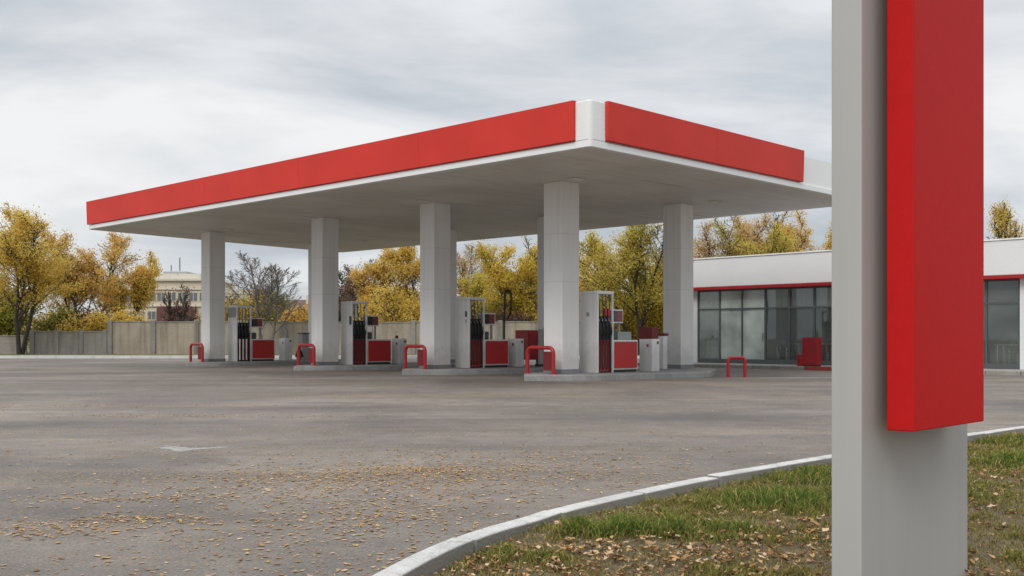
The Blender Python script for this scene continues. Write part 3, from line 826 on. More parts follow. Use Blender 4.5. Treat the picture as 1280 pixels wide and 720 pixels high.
for i, (x, y) in enumerate(ISL):
    o = hp if i == 0 else copy_thing(hp)
    o.location = (x + (-0.13, -0.2, -0.24, -0.25)[i], y - (0.5, 0.45, 0.4, 0.37)[i], 0.15); o.rotation_euler = (0, 0, R(45))
    tag(o, HL[i], 'bumper', 'red hoop bumpers at the fuel islands')
o = empty('bumper_hoop', (6.06, 28.75, 0), R(-78), 'small free standing red hoop on the asphalt between the right island and the shop', 'bumper', 'red hoop bumpers at the fuel islands')
g = MB(); g.tube(hoop_pts(0.50, 0.55, 0.10), 0.045, 12); g.build('hoop_tube', M['red'], o)
for yy in (0, 0.5):
    g = MB(); g.lathe([(0.075, 0.001), (0.075, 0.012), (0.055, 0.016)], 16, 0, yy); g.build('foot_flange', M['red'], o)

# ------------------------------------------------------------------ fuel dispensers
def make_pump():
    r = empty('fuel_dispenser')
    W, D, H = 0.68, 0.66, 2.25
    g = MB(); g.box(0, 0.055, 0, D, 0.0, H - 0.09); g.build('end_panel', M['white'], r, bevel=0.012)
    g = MB(); g.box(-0.004, W + 0.02, -0.004, D + 0.004, H - 0.088, H); g.build('top_housing', M['white'], r, bevel=0.015)
    for ya in (0, D - 0.05):
        g = MB(); g.box(W - 0.045, W, ya, ya + 0.05, 0, H - 0.09); g.build('post', M['white'], r, bevel=0.006)
    g = MB(); g.box(0.057, W - 0.047, 0.09, D - 0.09, 0.03, 0.90); g.build('hose_panel', M['pump_red'], r, bevel=0.006)
    g = MB(); g.box(0.057, W - 0.047, 0.07, D - 0.07, 0.0, 0.045); g.build('kick_plate', M['black'], r)
    g = MB(); g.box(0.057, W - 0.047, 0.13, D - 0.13, 0.902, 1.56); g.build('nozzle_panel', M['black'], r, bevel=0.006)
    xs = [0.125 + 0.143 * k for k in range(4)]
    for k, xx in enumerate(xs):
        # divider rail, nozzle boot, nozzle, hose
        g = MB()
        g.box(xx - 0.042, xx + 0.042, 0.055, 0.128, 1.10, 1.20); g.box(xx - 0.036, xx + 0.036, 0.06, 0.128, 1.20, 1.34)
        boot = g.build('nozzle_boot', M['dark_grey'], r, bevel=0.008)
        g = MB()
        g.tube([(xx, 0.02, 1.02), (xx, 0.005, 1.12), (xx, 0.01, 1.24), (xx + 0.005, 0.03, 1.36), (xx + 0.01, 0.07, 1.44)], [0.026, 0.034, 0.036, 0.028, 0.016], 8)
        g.tube([(xx - 0.004, -0.045, 1.03), (xx - 0.004, -0.062, 1.12), (xx - 0.004, -0.04, 1.24), (xx, 0.0, 1.27)], 0.010, 6)
        g.build('nozzle', M['black'], r)
        g = MB(); g.tube([(xx - 0.012, 0.028, 1.335), (xx + 0.012, 0.062, 1.45), (xx + 0.016, 0.11, 1.52)], 0.013, 8); g.build('spout', M['steel'], boot)
        sw = 0.028 * (-1 if k % 2 else 1)
        pts = [(xx + 0.045, 0.10, H - 0.10), (xx + 0.045, 0.085, 1.9), (xx + 0.047, 0.06, 1.3), (xx + 0.047, 0.045, 0.7), (xx + 0.042, 0.035, 0.26),
               (xx + 0.022, 0.025, 0.12), (xx - 0.004 + sw * 0.2, 0.02, 0.09), (xx - 0.026, 0.02, 0.16), (xx - 0.034, 0.025, 0.4), (xx - 0.03, 0.03, 0.7), (xx - 0.008, 0.025, 0.92), (xx, 0.02, 1.03)]
        g = MB(); g.tube(catmull3(pts, 4), 0.0125, 7); g.build('hose', M['black'], r)
    for k in range(3):
        xx = xs[k] + 0.0715
        g = MB(); g.box(xx - 0.008, xx + 0.008, 0.10, 0.125, 1.562, H - 0.09); g.build('divider_rail', M['white'], r)
        g = MB(); g.box(xx - 0.006, xx + 0.006, 0.072, 0.0895, 0.06, 0.90); g.build('divider_rail', M['white'], r)
    # low hydraulic unit
    X0, X1 = W + 0.003, W + 1.10
    u = MB()
    u.box(X0, X1, 0.02, 0.60, 0.07, 0.90)
    body = u.build('pump_cabinet', M['white'], r, bevel=0.012)
    g = MB(); g.box(X0 + 0.05, X1 - 0.05, -0.002, 0.0185, 0.115, 0.855); g.build('cabinet_door', M['pump_red'], body, bevel=0.006)
    g = MB(); g.box(X0 + 0.03, X1 - 0.03, 0.05, 0.57, 0.0, 0.069); g.build('kick_plate', M['black'], body)
    # display head on its stalks
    g = MB(); g.box(W + 0.02, W + 0.64, 0.17, 0.33, 1.37, 1.76)
    dh = g.build('display_head', M['white'], r, bevel=0.015)
    g = MB(); g.box(W + 0.055, W + 0.355, 0.163, 0.169, 1.41, 1.72); g.build('screen', M['screen'], dh)
    g = MB(); g.box(W + 0.358, W + 0.60, 0.163, 0.169, 1.41, 1.72); g.build('price_panel', M['screen_red'], dh)
    g = MB(); g.box(W + 0.50, W + 0.56, 0.22, 0.28, 0.901, 1.368); g.build('display_stalk', M['grey'], r, bevel=0.005)
    g = MB(); g.box(W + 0.003, W + 0.02, 0.20, 0.30, 1.42, 1.70); g.build('display_bracket', M['grey'], r)
    g = MB(); g.box(W + 0.06, W + 0.30, 0.12, 0.36, 0.902, 1.16); g.build('keypad_box', M['dark_grey'], r, bevel=0.02)
    return r
def catmull3(P, n):
    out = []
    for i in range(len(P) - 1):
        p0 = P[max(i - 1, 0)]; p1 = P[i]; p2 = P[i + 1]; p3 = P[min(i + 2, len(P) - 1)]
        for k in range(n):
            t = k / n
            out.append(tuple(0.5 * ((2 * p1[j]) + (-p0[j] + p2[j]) * t + (2 * p0[j] - 5 * p1[j] + 4 * p2[j] - p3[j]) * t * t +
                                    (-p0[j] + 3 * p1[j] - 3 * p2[j] + p3[j]) * t ** 3) for j in (0, 1, 2)))
    out.append(P[-1]); return out
pump = make_pump()
PL = ['leftmost red and white fuel dispenser, far off beside the leftmost front column', 'red and white fuel dispenser beside the second front column from the left',
      'red and white fuel dispenser beside the third front column from the left', 'nearest and tallest looking fuel dispenser, beside the nearest column']
pumps = []
for i, (x, y) in enumerate(ISL):
    o = pump if i == 0 else copy_thing(pump)
    dx = (-0.09, -0.06, 0.07, 0.0)[i]
    o.location = (x + 0.99 + dx, y + 0.6, 0.15); o.rotation_euler = (0, 0, R(45))
    tag(o, PL[i], 'fuel pump', 'fuel dispensers under the canopy'); pumps.append(o)
g = MB(); g.box(-0.006, -0.0005, 0.10, 0.19, 1.62, 1.80); g.build('sticker', M['dark_grey'], pumps[2])
g = MB(); g.box(-0.006, -0.0005, 0.11, 0.17, 1.44, 1.54); g.build('sticker', M['grey'], pumps[2])
g = MB(); g.box(-0.05, -0.0005, 0.02, 0.10, 1.42, 1.72); g.build('card_reader', M['dark_grey'], pumps[1], bevel=0.01)
g = MB(); g.box(-0.006, -0.0005, 0.30, 0.40, 1.55, 1.66); g.build('sticker', M['grey'], pumps[3])
# the nearest pump carries two red nozzle covers and a glazed box on its cabinet
for k in (2, 3):
    xx = 0.125 + 0.143 * k; g = MB(); g.box(xx - 0.05, xx + 0.05, 0.045, 0.128, 1.562, 1.77); g.build('nozzle_cover', M['red'], pumps[3], bevel=0.01)
g = MB(); g.box(0.99, 1.60, 0.10, 0.40, 0.902, 1.13); g.build('glazed_box', M['plastic_green'], pumps[3], bevel=0.01)
# the leftmost pump has a grey head on its end panel and pale pipes over the red panel
g = MB(); g.box(-0.035, -0.002, 0.04, 0.62, 1.78, 2.16); g.build('end_sign', M['grey'], pumps[0], bevel=0.01)
for k in range(3):
    g = MB(); g.tube([(0.15 + 0.15 * k, 0.0, 0.06), (0.15 + 0.15 * k, 0.0, 0.9)], 0.03, 8); g.build('pipe_cover', M['white'], pumps[0])

# ------------------------------------------------------------------ service cabinets etc. on the islands
cab = empty('service_cabinet')
g = MB(); g.box(0, 0.36, 0, 0.46, 0, 0.93); cb = g.build('cabinet_body', M['white'], cab, bevel=0.015)
g = MB(); g.box(0.03, 0.33, -0.008, 0.002, 0.06, 0.88); g.build('cabinet_door', M['white'], cb, bevel=0.004)
g = MB(); g.box(0.22, 0.30, -0.014, -0.007, 0.78, 0.86); g.build('badge', M['dark_red'], cb)
g = MB(); g.box(-0.008, -0.001, 0.12, 0.19, 0.70, 0.78); g.build('badge', M['screen_red'], cb)
CL = ['white service cabinet with a small tap post on top, on the leftmost island', 'white service cabinet right of the second dispenser from the left',
      'white service cabinet right of the third dispenser from the left', 'white service cabinet with a red box on top, right of the nearest dispenser']
cabs = []
for i, (x, y) in enumerate(ISL):
    o = cab if i == 0 else copy_thing(cab)
    o.location = (x + (2.52, 2.45, 2.55, 2.66)[i], y + (2.05, 2.0, 2.0, 2.0)[i], 0.15); o.rotation_euler = (0, 0, R(45))
    tag(o, CL[i], 'cabinet', 'service cabinets on the fuel islands'); cabs.append(o)
g = MB(); g.box(0.02, 0.34, 0.02, 0.50, 0.932, 1.27); g.build('top_box', M['dark_red'], cabs[3], bevel=0.012)
g = MB(); g.box(0.13, 0.25, 0.12, 0.26, 0.932, 1.0); g.box(0.16, 0.24, 0.14, 0.22, 1.0, 1.27); g.build('tap_post', M['grey'], cabs[0], bevel=0.01)
g = MB(); g.box(0.12, 0.2, 0.3, 0.4, 0.932, 1.04); g.build('warning_lamp', M['dark_red'], cabs[1], bevel=0.01)

o = empty('payment_post', (4.62, 31.35, 0.15), R(45), 'narrow white post with a dark red top beside the right rear column', 'post')
g = MB(); g.box(0, 0.22, 0, 0.22, 0, 1.02); g.build('post_body', M['white'], o, bevel=0.012)
g = MB(); g.box(-0.02, 0.25, -0.03, 0.24, 1.022, 1.10); g.build('post_top', M['dark_red'], o, bevel=0.012)

o = empty('equipment_locker', (0.55, 35.0, 0.15), R(45), 'tall red metal locker on short legs behind the third dispenser', 'locker')
g = MB(); g.box(0, 0.55, 0, 0.62, 0.20, 1.22); lb = g.build('locker_body', M['red'], o, bevel=0.015)
g = MB(); g.box(0.04, 0.51, -0.012, 0.001, 0.25, 1.17); d_ = g.build('locker_door', M['red'], lb, bevel=0.005)
g = MB(); g.box(0.44, 0.47, -0.04, -0.011, 0.68, 0.78); g.build('handle', M['steel'], d_)
for (a, b) in ((0.03, 0.03), (0.47, 0.03), (0.03, 0.54), (0.47, 0.54)):
    g = MB(); g.box(a, a + 0.05, b, b + 0.05, 0, 0.199); g.build('leg', M['dark_grey'], o)

o = empty('litter_bin', (0.96, 34.2, 0.15), R(20), 'slim grey twin tube litter bin on a black base before the rear column', 'bin')
g = MB(); g.lathe([(0.09, 0.08), (0.09, 1.18), (0.075, 1.24)], 14, 0, 0); g.lathe([(0.09, 0.08), (0.09, 1.22), (0.075, 1.28)], 14, 0.19, 0.05); g.build('bin_tube', M['grey'], o)
g = MB(); g.box(-0.14, 0.34, -0.15, 0.2, 0.0, 0.078); g.build('bin_base', M['black'], o, bevel=0.015)

o = empty('hose_mast', (-0.28, 36.2, 0.0), 0, 'thin black gooseneck mast rising behind the third dispenser', 'mast')
pts = [(0, 0, 0), (0, 0, 1.6), (0.03, 0, 2.4)] + [(0.03 + 0.11 - 0.11 * math.cos(math.pi * k / 8), 0, 2.62 + 0.16 * math.sin(math.pi * k / 8)) for k in range(9)] + [(0.24, 0, 2.2), (0.19, 0, 1.9), (0.1, 0, 1.75)]
g = MB(); g.tube(pts, 0.035, 8); g.build('mast_pole', M['black'], o)
g = MB(); g.lathe([(0.16, 0.001), (0.16, 0.02), (0.06, 0.05)], 14); g.build('mast_foot', M['dark_grey'], o)

o = empty('grey_pillar', (-8.92, 43.7, 0.15), R(45), 'grey upright box with a dark cap, left of the second front column', 'post')
g = MB(); g.box(0, 0.32, 0, 0.34, 0, 1.10); g.build('pillar_body', M['grey'], o, bevel=0.012)
g = MB(); g.box(-0.02, 0.34, -0.02, 0.36, 1.102, 1.17); g.build('pillar_cap', M['dark_grey'], o, bevel=0.01)

# ------------------------------------------------------------------ shop
F0 = (6.71, 41.40)
SK = 1.06
shop = empty('shop_building', (F0[0], F0[1], 0), R(-45), 'low white flat roofed shop with red trim and a long glazed front', 'building')
shop.scale = (SK, SK, 1.043)
LEN, DEP, ZR, ZT = 17.0, 8.5, 2.84, 4.0
g = MB(); g.box(-0.25, LEN, -0.28, DEP + 0.2, 2.955, ZT); g.build('roof_fascia', M['store_white'], shop, bevel=0.015)
g = MB(); g.box(-0.28, LEN + 0.01, -0.31, DEP + 0.2, ZT + 0.002, ZT + 0.05); g.build('roof_coping', M['white'], shop, bevel=0.01)
g = MB(); g.box(-0.262, LEN + 0.01, -0.296, 0.10, 2.845, 2.954); g.build('red_trim', M['red'], shop, bevel=0.008)
for bb in ((-0.02, 0.86, 0.0, 0.2, 0.0, 2.844), (12.31, 12.85, -0.02, 0.2, 0.0, 2.844), (12.852, LEN, 0.0, 0.2, 0.0, 2.844), (-0.02, 0.18, 0.202, DEP, 0.0, 2.954), (LEN - 0.2, LEN, 0.202, DEP, 0.0, 2.954)):
    g = MB(); g.box(*bb); g.build('wall', M['store_white'], shop)
g = MB(); g.box(0.18, LEN - 0.2, DEP - 0.2, DEP, 0.0, 2.954); g.build('rear_wall', M['interior'], shop)
g = MB(); g.box(0.181, LEN - 0.2, 0.1, DEP - 0.2, 2.86, 2.952); g.build('ceiling', M['blind'], shop)
g = MB(); g.box(0.181, LEN - 0.2, 0.12, DEP - 0.2, 0.03, 0.14); g.build('shop_floor', M['interior_floor'], shop)
for bb in ((3.9, 4.02, 3.2, DEP - 0.2, 0.14, 2.86), (8.3, 8.42, 2.6, DEP - 0.2, 0.14, 2.86)):
    g = MB(); g.box(*bb); g.build('partition', M['interior'], shop)
w0 = 0.88
for k in range(12):
    a = w0 + 0.95 * k; b = a + 0.95
    g = MB()
    fw = 0.03
    g.box(a, a + fw, 0.03, 0.11, 0.12, 2.843); g.box(b - fw, b, 0.03, 0.11, 0.12, 2.843)
    g.box(a + fw, b - fw, 0.032, 0.108, 0.12, 0.27); g.box(a + fw, b - fw, 0.032, 0.108, 2.10, 2.155); g.box(a + fw, b - fw, 0.032, 0.108, 2.79, 2.843)
    w = g.build('window', M['frame'], shop)
    g = MB(); g.quadmesh([(a + fw, 0.07, 0.27), (b - fw, 0.07, 0.27), (b - fw, 0.07, 2.10), (a + fw, 0.07, 2.10)], [(0, 1, 2, 3)])
    g.quadmesh([(a + fw, 0.07, 2.155), (b - fw, 0.07, 2.155), (b - fw, 0.07, 2.79), (a + fw, 0.07, 2.79)], [(0, 1, 2, 3)])
    g.build('pane', M['milky_glass' if k in (1, 2) else 'brightened_glass' if k == 0 else 'glass'], w)
    if k < 6:
        g = MB(); n_ = 8
        zb = (1.35, 2.13, 2.13, 2.13, 2.13, 2.13)[k]
        for q in range(n_):
            xa = a + 0.04 + (0.87 / n_) * q; g.box(xa, xa + 0.87 / n_ - 0.004, 0.16 + 0.006 * (q % 2), 0.164 + 0.006 * (q % 2), zb, 2.80)
        g.build('blind', M['blind'], w)
    if k in (1, 2):
        g = MB()
        vs = []; 
        for q in range(25):
            xa = a + 0.03 + 0.89 * q / 24; yy = 0.24 + 0.03 * math.sin(q * 1.35 + k)
            vs += [(xa, yy, 0.3), (xa, yy, 2.12)]
        g.quadmesh(vs, [(2 * q, 2 * q + 2, 2 * q + 3, 2 * q + 1) for q in range(24)], True)
        g.build('curtain', M['frosted'], w)
    if k == 2:
        g = MB(); g.box(b - 0.10, b - 0.07, -0.02, 0.028, 0.95, 1.25); g.build('handle', M['steel'], w)
# things inside the shop
def shop_pt(x, y): return (F0[0] + (x * S2 + y * S2) * SK, F0[1] + (-x * S2 + y * S2) * SK)
tb = empty('cafe_table')
g = MB(); g.box(-0.45, 0.45, -0.35, 0.35, 0.72, 0.755); g.build('table_top', M['white'], tb, bevel=0.008)
for (a, b) in ((-0.4, -0.3), (0.36, -0.3), (-0.4, 0.26), (0.36, 0.26)):
    g = MB(); g.box(a, a + 0.04, b, b + 0.04, 0, 0.719); g.build('leg', M['steel'], tb)
TL = [(4.25, 1.1, 'white cafe table behind the dark glass, left of the red cabinets'), (5.55, 1.5, 'white cafe table behind the glass at the red cabinets'), (11.7, 1.2, 'white cafe table behind the rightmost shop window')]
for i, (x, y, lab) in enumerate(TL):
    o = tb if i == 0 else copy_thing(tb)
    p = shop_pt(x, y); o.location = (p[0], p[1], 0.14); o.rotation_euler = (0, 0, R(-45)); tag(o, lab, 'table', 'tables inside the shop')
ch = empty('cafe_chair')
g = MB(); g.box(-0.2, 0.2, -0.2, 0.2, 0.43, 0.46); g.build('seat', M['dark_grey'], ch, bevel=0.008)
g = MB(); g.box(-0.2, 0.2, 0.18, 0.21, 0.60, 0.88); g.build('backrest', M['dark_grey'], ch, bevel=0.008)
for (a, b, t) in ((-0.19, -0.19, .43), (0.16, -0.19, .43), (-0.19, 0.205, .62), (0.16, 0.205, .62)):
    g = MB(); g.box(a, a + 0.03, b, b + 0.03, 0, t - 0.001); g.build('leg', M['steel'], ch)
CHL = [(4.1, 0.62, 200, 'dark cafe chair at the left table behind the glass'), (5.3, 2.1, 10, 'dark cafe chair behind the table at the red cabinets'), (11.5, 1.8, 5, 'dark cafe chair at the table behind the rightmost shop window')]
for i, (x, y, a, lab) in enumerate(CHL):
    o = ch if i == 0 else copy_thing(ch)
    p = shop_pt(x, y); o.location = (p[0], p[1], 0.14); o.rotation_euler = (0, 0, R(-45 + a)); tag(o, lab, 'chair', 'chairs inside the shop')
p = shop_pt(1.35, 0.75)
o = empty('service_desk', (p[0], p[1], 0.14), R(-45), 'grey desk with a dark monitor behind the half lowered blind', 'desk')
g = MB(); g.box(-0.45, 0.45, -0.25, 0.25, 0.0, 0.86); g.build('desk_body', M['frosted'], o, bevel=0.01)
g = MB(); g.box(-0.5, 0.5, -0.3, 0.3, 0.861, 0.90); g.build('desk_top', M['grey'], o, bevel=0.01)
g = MB(); g.box(-0.3, 0.15, -0.03, 0.0, 0.99, 1.27); g.box(-0.1, -0.05, -0.02, 0.0, 0.901, 0.99); g.build('monitor', M['black'], o, bevel=0.006)

# pavement in front of the shop with its kerb
Mx = Matrix.Translation((F0[0], F0[1], 0)) @ Matrix.Rotation(R(-45), 4, 'Z')
g = MB(); g.box(-1.2, 24, -2.0, 0.118, -0.02, 0.118, Mx); tag(g.build('pavement', M['pave']), kind='structure')
g = MB(); xx = -1.2
k = 0
while xx < 24:
    if not (6.9 < xx + 0.5 < 7.7): g.box(xx, xx + 0.985, -2.16, -2.003, -0.02, 0.13, Mx)
    xx += 1.0; k += 1
tag(g.build('shop_kerb', M['kerb_side'], bevel=0.012), kind='structure')
g = MB(); g.box(6.8, 7.785, -2.162, -2.003, -0.02, 0.132, Mx); tag(g.build('red_kerb_stone', M['kerb_red'], bevel=0.012), kind='structure')

p = shop_pt(6.58, -1.6)
o = empty('red_cabinet', (p[0], p[1], 0.118), R(45), 'waist high red steel cabinet against the shop window', 'cabinet')
g = MB(); g.box(0, 0.32, -0.05, 0.52, 0.04, 1.0); c_ = g.build('cabinet_body', M['red'], o, bevel=0.015)
g = MB(); g.box(-0.014, 0.001, 0.0, 0.47, 0.10, 0.95); d_ = g.build('cabinet_door', M['red'], c_, bevel=0.006)
g = MB(); g.box(-0.035, -0.013, 0.06, 0.09, 0.5, 0.62); g.build('handle', M['dark_grey'], d_)
g = MB(); g.box(0.02, 0.30, -0.03, 0.50, 0.0, 0.039); g.build('plinth', M['black'], o)
p = shop_pt(6.0, -1.5)
o = empty('red_bin', (p[0], p[1], 0.118), 0, 'small round topped red bin left of the red cabinet at the shop', 'bin')
g = MB(); g.lathe([(0.13, 0.0), (0.15, 0.05), (0.155, 0.34)], 18); g.build('bin_body', M['red'], o)
g = MB(); g.lathe([(0.16, 0.341), (0.162, 0.37), (0.13, 0.42), (0.07, 0.455), (0.0, 0.465)], 18); g.build('bin_lid', M['dark_red'], o)

# ------------------------------------------------------------------ concrete walls at the back
def wall(name, x0, x1, y, h, step, label, mat, post_w=0.28):
    o = empty(name, (x0, y, 0.09), 0, label, 'wall')
    x = x0; r_ = random.Random(int(abs(x0) * 10))
    while x < x1 - 0.3:
        e = min(x + step, x1)
        dz = r_.uniform(-0.03, 0.03)
        g = MB(); g.box(x + post_w / 2, e - post_w / 2, y, y + 0.10, 0.05, h + dz)
        p_ = g.build('wall_panel', mat, o, world=True, bevel=0.01)
        g = MB(); g.box(x + post_w / 2, e - post_w / 2, y - 0.03, y + 0.13, h + dz + 0.002, h + dz + 0.07); c_ = g.build('coping', M['wall_dark'], p_)
        g = MB(); g.box(x - post_w / 2 + 0.002, x + post_w / 2 - 0.002, y - 0.09, y + 0.19, 0.05, h + 0.14); g.build('post', M['post'], o, world=True, bevel=0.015)
        x = e
    g = MB(); g.box(x1 - post_w / 2 + 0.002, x1 + post_w / 2, y - 0.09, y + 0.19, 0.05, h + 0.14); g.build('post', M['post'], o, world=True, bevel=0.015)
    return o
YW = 62.0
wall('low_wall', -29.0, -24.6, YW, 1.42, 1.47, 'lower concrete panel wall at the far left behind the forecourt', M['wall_dark'])
wall('dark_wall', -42.0, -29.2, YW + 0.6, 1.15, 2.5, 'low dark wall behind the trunk of the leftmost tree', M['wall_dark'])
wall('tall_wall', -24.3, 6.5, YW, 2.0, 2.62, 'tall stained concrete panel wall running behind the pumps', M['wall'])

# ------------------------------------------------------------------ trees
def make_tree(name, label, x, y, h, w, leaf, nleaf, seed, stems=1, spread=0.5, bare=False, bark_='bark', leafsize=0.16, lowest=0.22, group='trees beyond the forecourt', cat='tree', dens_low=1.0, jitter=0.42, z0=0.09, maxl=3):
    r = random.Random(seed); nr = np.random.default_rng(seed)
    lines = []      # (pts, radii, level)
    def grow(p, d, L, rad, level):
        nseg = (7, 5, 4, 3)[level]
        pts = [p]; rs = [rad]; dd = d.copy()
        for k in range(nseg):
            wob = (0.10, 0.20, 0.28, 0.35)[level] * (0.45 if bare else 1.0)
            dd = dd + Vector((r.gauss(0, wob), r.gauss(0, wob), r.gauss(0, wob * 0.5))) + Vector((0, 0, (0.04, 0.10, 0.08, 0.02)[level]))
            dd.normalize()
            p = p + dd * (L / nseg)
            pts.append(p); rs.append(rad * (1 - 0.80 * (k + 1) / nseg))
        lines.append((pts, rs, level))
        if level >= maxl: return
        nch = ((13, 7, 5), (15, 9, 8))[bare][level]
        lo = (lowest, 0.2, 0.2)[level]
        for c in range(nch):
            t = lo + (1 - lo) * (c + r.random()) / nch
            f = t * nseg; i0 = min(int(f), nseg - 1); fr = f - i0
            q = pts[i0].lerp(pts[i0 + 1], fr)
            ax = (pts[i0 + 1] - pts[i0]).normalized()
            az = c * 2.4 + r.uniform(-0.6, 0.6)
            a = ax.orthogonal().normalized(); b = ax.cross(a)
            side = a * math.cos(az) + b * math.sin(az)
            tilt = r.uniform(0.40, 0.90) * (spread * 1.5 if level == 0 else 0.9)
            nd = (ax * math.cos(tilt) + side * math.sin(tilt)).normalized()
            ll = L * ((0.62, 0.55, 0.5)[level]) * (1.12 - 0.72 * t) * r.uniform(0.75, 1.25)
            if level == 0: ll = L * 0.50 * (1.08 - 0.75 * t) * r.uniform(0.75, 1.25)
            rr = max(rs[i0] * r.uniform(0.42, 0.62), 0.006)
            grow(q, nd, ll, rr, level + 1)
    rad0 = 0.022 * h / (stems ** 0.35)
    for s in range(stems):
        a = 2 * math.pi * s / stems + r.random()
        t = 0.0 if stems == 1 else (r.uniform(0.07, 0.14) if bare else r.uniform(0.14, 0.32))
        d = Vector((math.cos(a) * math.sin(t), math.sin(a) * math.sin(t) * 0.6, math.cos(t)))
        grow(Vector((0.10 * math.cos(a) * (stems > 1), 0.10 * math.sin(a) * (stems > 1), 0)), d, h * r.uniform(0.82, 1.0), rad0, 0)
    allp = np.array([tuple(p) for l in lines for p in l[0]])
    sz = h / np.percentile(allp[:, 2], 99.7)
    wx = np.percentile(allp[:, 0], 98.5) - np.percentile(allp[:, 0], 1.5)
    sx = w / wx
    sx = max(min(sx, 1.9), 0.35)
    def S(p): return Vector((p.x * sx, p.y * sx, p.z * sz))
    root = empty(name, (x, y, z0), 0, label, cat, group)
    g = MB()
    for pts, rs, lv in lines:
        g.tube([S(p) for p in pts], [max(q, (0.015 if lv < 3 else 0.0095) if bare else (0.014 if lv < 3 else 0.010)) for q in rs], (8, 5, 4, 3)[lv], cap=False)
    g.build('trunk', M[bark_], root)
    # leaves: clumps round the outer twigs
    if nleaf:
        segs = []; wts = []
        for pts, rs, lv in lines:
            if lv < 2: continue
            for a, b in zip(pts, pts[1:]):
                segs.append((*S(a), *S(b))); 
                wts.append((1.0 if lv == 3 else 0.6) * (S(b) - S(a)).length)
        segs = np.array(segs); wts = np.array(wts)
        # clumpy weights: thin out some twigs, fill others
        mid = (segs[:, :3] + segs[:, 3:]) / 2
        cl = np.array([mnoise.noise(Vector(m) * 0.55 + Vector((seed, 0, 0))) for m in mid])
        wts = wts * np.clip(0.55 + 1.5 * cl, 0.04, 2.0)
        hz = np.clip(mid[:, 2] / h, 0, 1)
        wts = wts * (dens_low + (1 - dens_low) * hz)
        wts = np.maximum(wts, 1e-6); wts /= wts.sum()
        j = nr.choice(len(segs), nleaf, p=wts)
        t = nr.random((nleaf, 1))
        c = segs[j, :3] * (1 - t) + segs[j, 3:] * t + nr.normal(0, jitter * 0.42, (nleaf, 3)) * np.array([1, 1, 0.9])
        c[:, 2] = np.maximum(c[:, 2], 0.15)
        a = nr.normal(0, 1, (nleaf, 3)); a /= np.linalg.norm(a, axis=1, keepdims=True)
        b = np.cross(a, nr.normal(0, 1, (nleaf, 3))); b /= np.linalg.norm(b, axis=1, keepdims=True)
        s = leafsize * (0.55 + 0.8 * nr.random((nleaf, 1)))
        a = a * s * 0.62; b = b * s * 0.40
        vs = np.stack([c - a, c - a * 0.1 + b, c + a, c - a * 0.1 - b], 1).reshape(-1, 3)
        npmesh('crown', vs, np.arange(nleaf * 4), np.full(nleaf, 4), LEAF[leaf], root)
    return root

def xd(px, d): return (px - 640) / 1282 * d
def hd(py, d): return 1.14 + (421 - py) * d / 1282 - 0.09
T = [ # centre, top, width (photo measure), distance, leaf, count, stems, spread, label, extra
 (25, 256, 122, 61.0, 'gold', 16500, 3, 0.5, 'tall golden tree at the far left edge with a dark forked trunk', {'dens_low': 0.8}),
 (108, 288, 102, 68, 'orange', 13500, 3, 0.45, 'orange gold tree behind the low wall, second from the left', {}),
 (155, 314, 64, 70, 'gold', 8500, 2, 0.45, 'smaller yellow tree behind the wall, left of the pale apartment block', {}),
 (332, 318, 88, 60.0, 'tan', 0, 2, 0.55, 'nearly leafless grey tree seen between the first and second front columns', {'bark_': 'bark_pale', 'bare': True}),
 (452, 325, 66, 72, 'brown', 1500, 2, 0.5, 'bare brownish tree just right of the second front column', {'bark_': 'bark_pale', 'bare': True}),
 (481, 320, 56, 70, 'orange', 6000, 2, 0.45, 'orange yellow tree over the second dispenser, left of the taller one', {}),
 (518, 303, 86, 69, 'gold', 11000, 3, 0.45, 'tall golden tree beside the left edge of the third front column', {}),
 (588, 303, 66, 72, 'tan', 2200, 3, 0.45, 'thin half bare yellow tree just right of the third front column', {'bark_': 'bark_pale'}),
 (614, 338, 64, 68, 'olive', 7000, 2, 0.5, 'olive green tree above the third dispenser', {}),
 (657, 296, 84, 66, 'yellow', 11500, 3, 0.45, 'bright yellow tree left of the nearest column', {}),
 (742, 308, 74, 74, 'gold', 8500, 2, 0.45, 'yellow tree just right of the nearest column, behind the olive one', {}),
 (796, 280, 118, 58, 'olive', 13000, 3, 0.5, 'broad olive yellow tree with dark forked trunk above the nearest cabinet', {}),
 (834, 292, 70, 66, 'yellow', 8000, 2, 0.45, 'yellow tree partly hidden by the right rear column', {}),
 (888, 272, 92, 60, 'tan', 9500, 3, 0.45, 'tan sparse tree at the left end of the shop roof', {}),
 (930, 266, 96, 58, 'olive', 9500, 3, 0.46, 'thin olive brown tree rising behind the middle of the shop roof', {}),
 (976, 262, 98, 60, 'orange', 10500, 3, 0.46, 'tallest orange tan tree behind the shop roof, left of the pylon', {}),
 (1022, 272, 92, 58, 'gold', 9500, 2, 0.46, 'golden brown tree behind the shop roof, next to the pylon', {}),
 (1085, 270, 80, 60, 'gold', 8500, 2, 0.46, 'golden tree behind the shop, mostly hidden by the pylon', {}),
 (1264, 252, 70, 52, 'gold', 5200, 3, 0.38, 'golden tree over the shop roof at the right edge', {}),
]
for i, (px, py, wpx, d, leaf, nl, st, sp, lab, kw) in enumerate(T):
    make_tree('autumn_tree' if nl > 1400 else 'bare_tree', lab, xd(px, d), d, hd(py, d), wpx * d / 1282, leaf, int(nl * 2.2), 100 + i * 7, st, sp, leafsize=0.086 * d / 62, **kw)
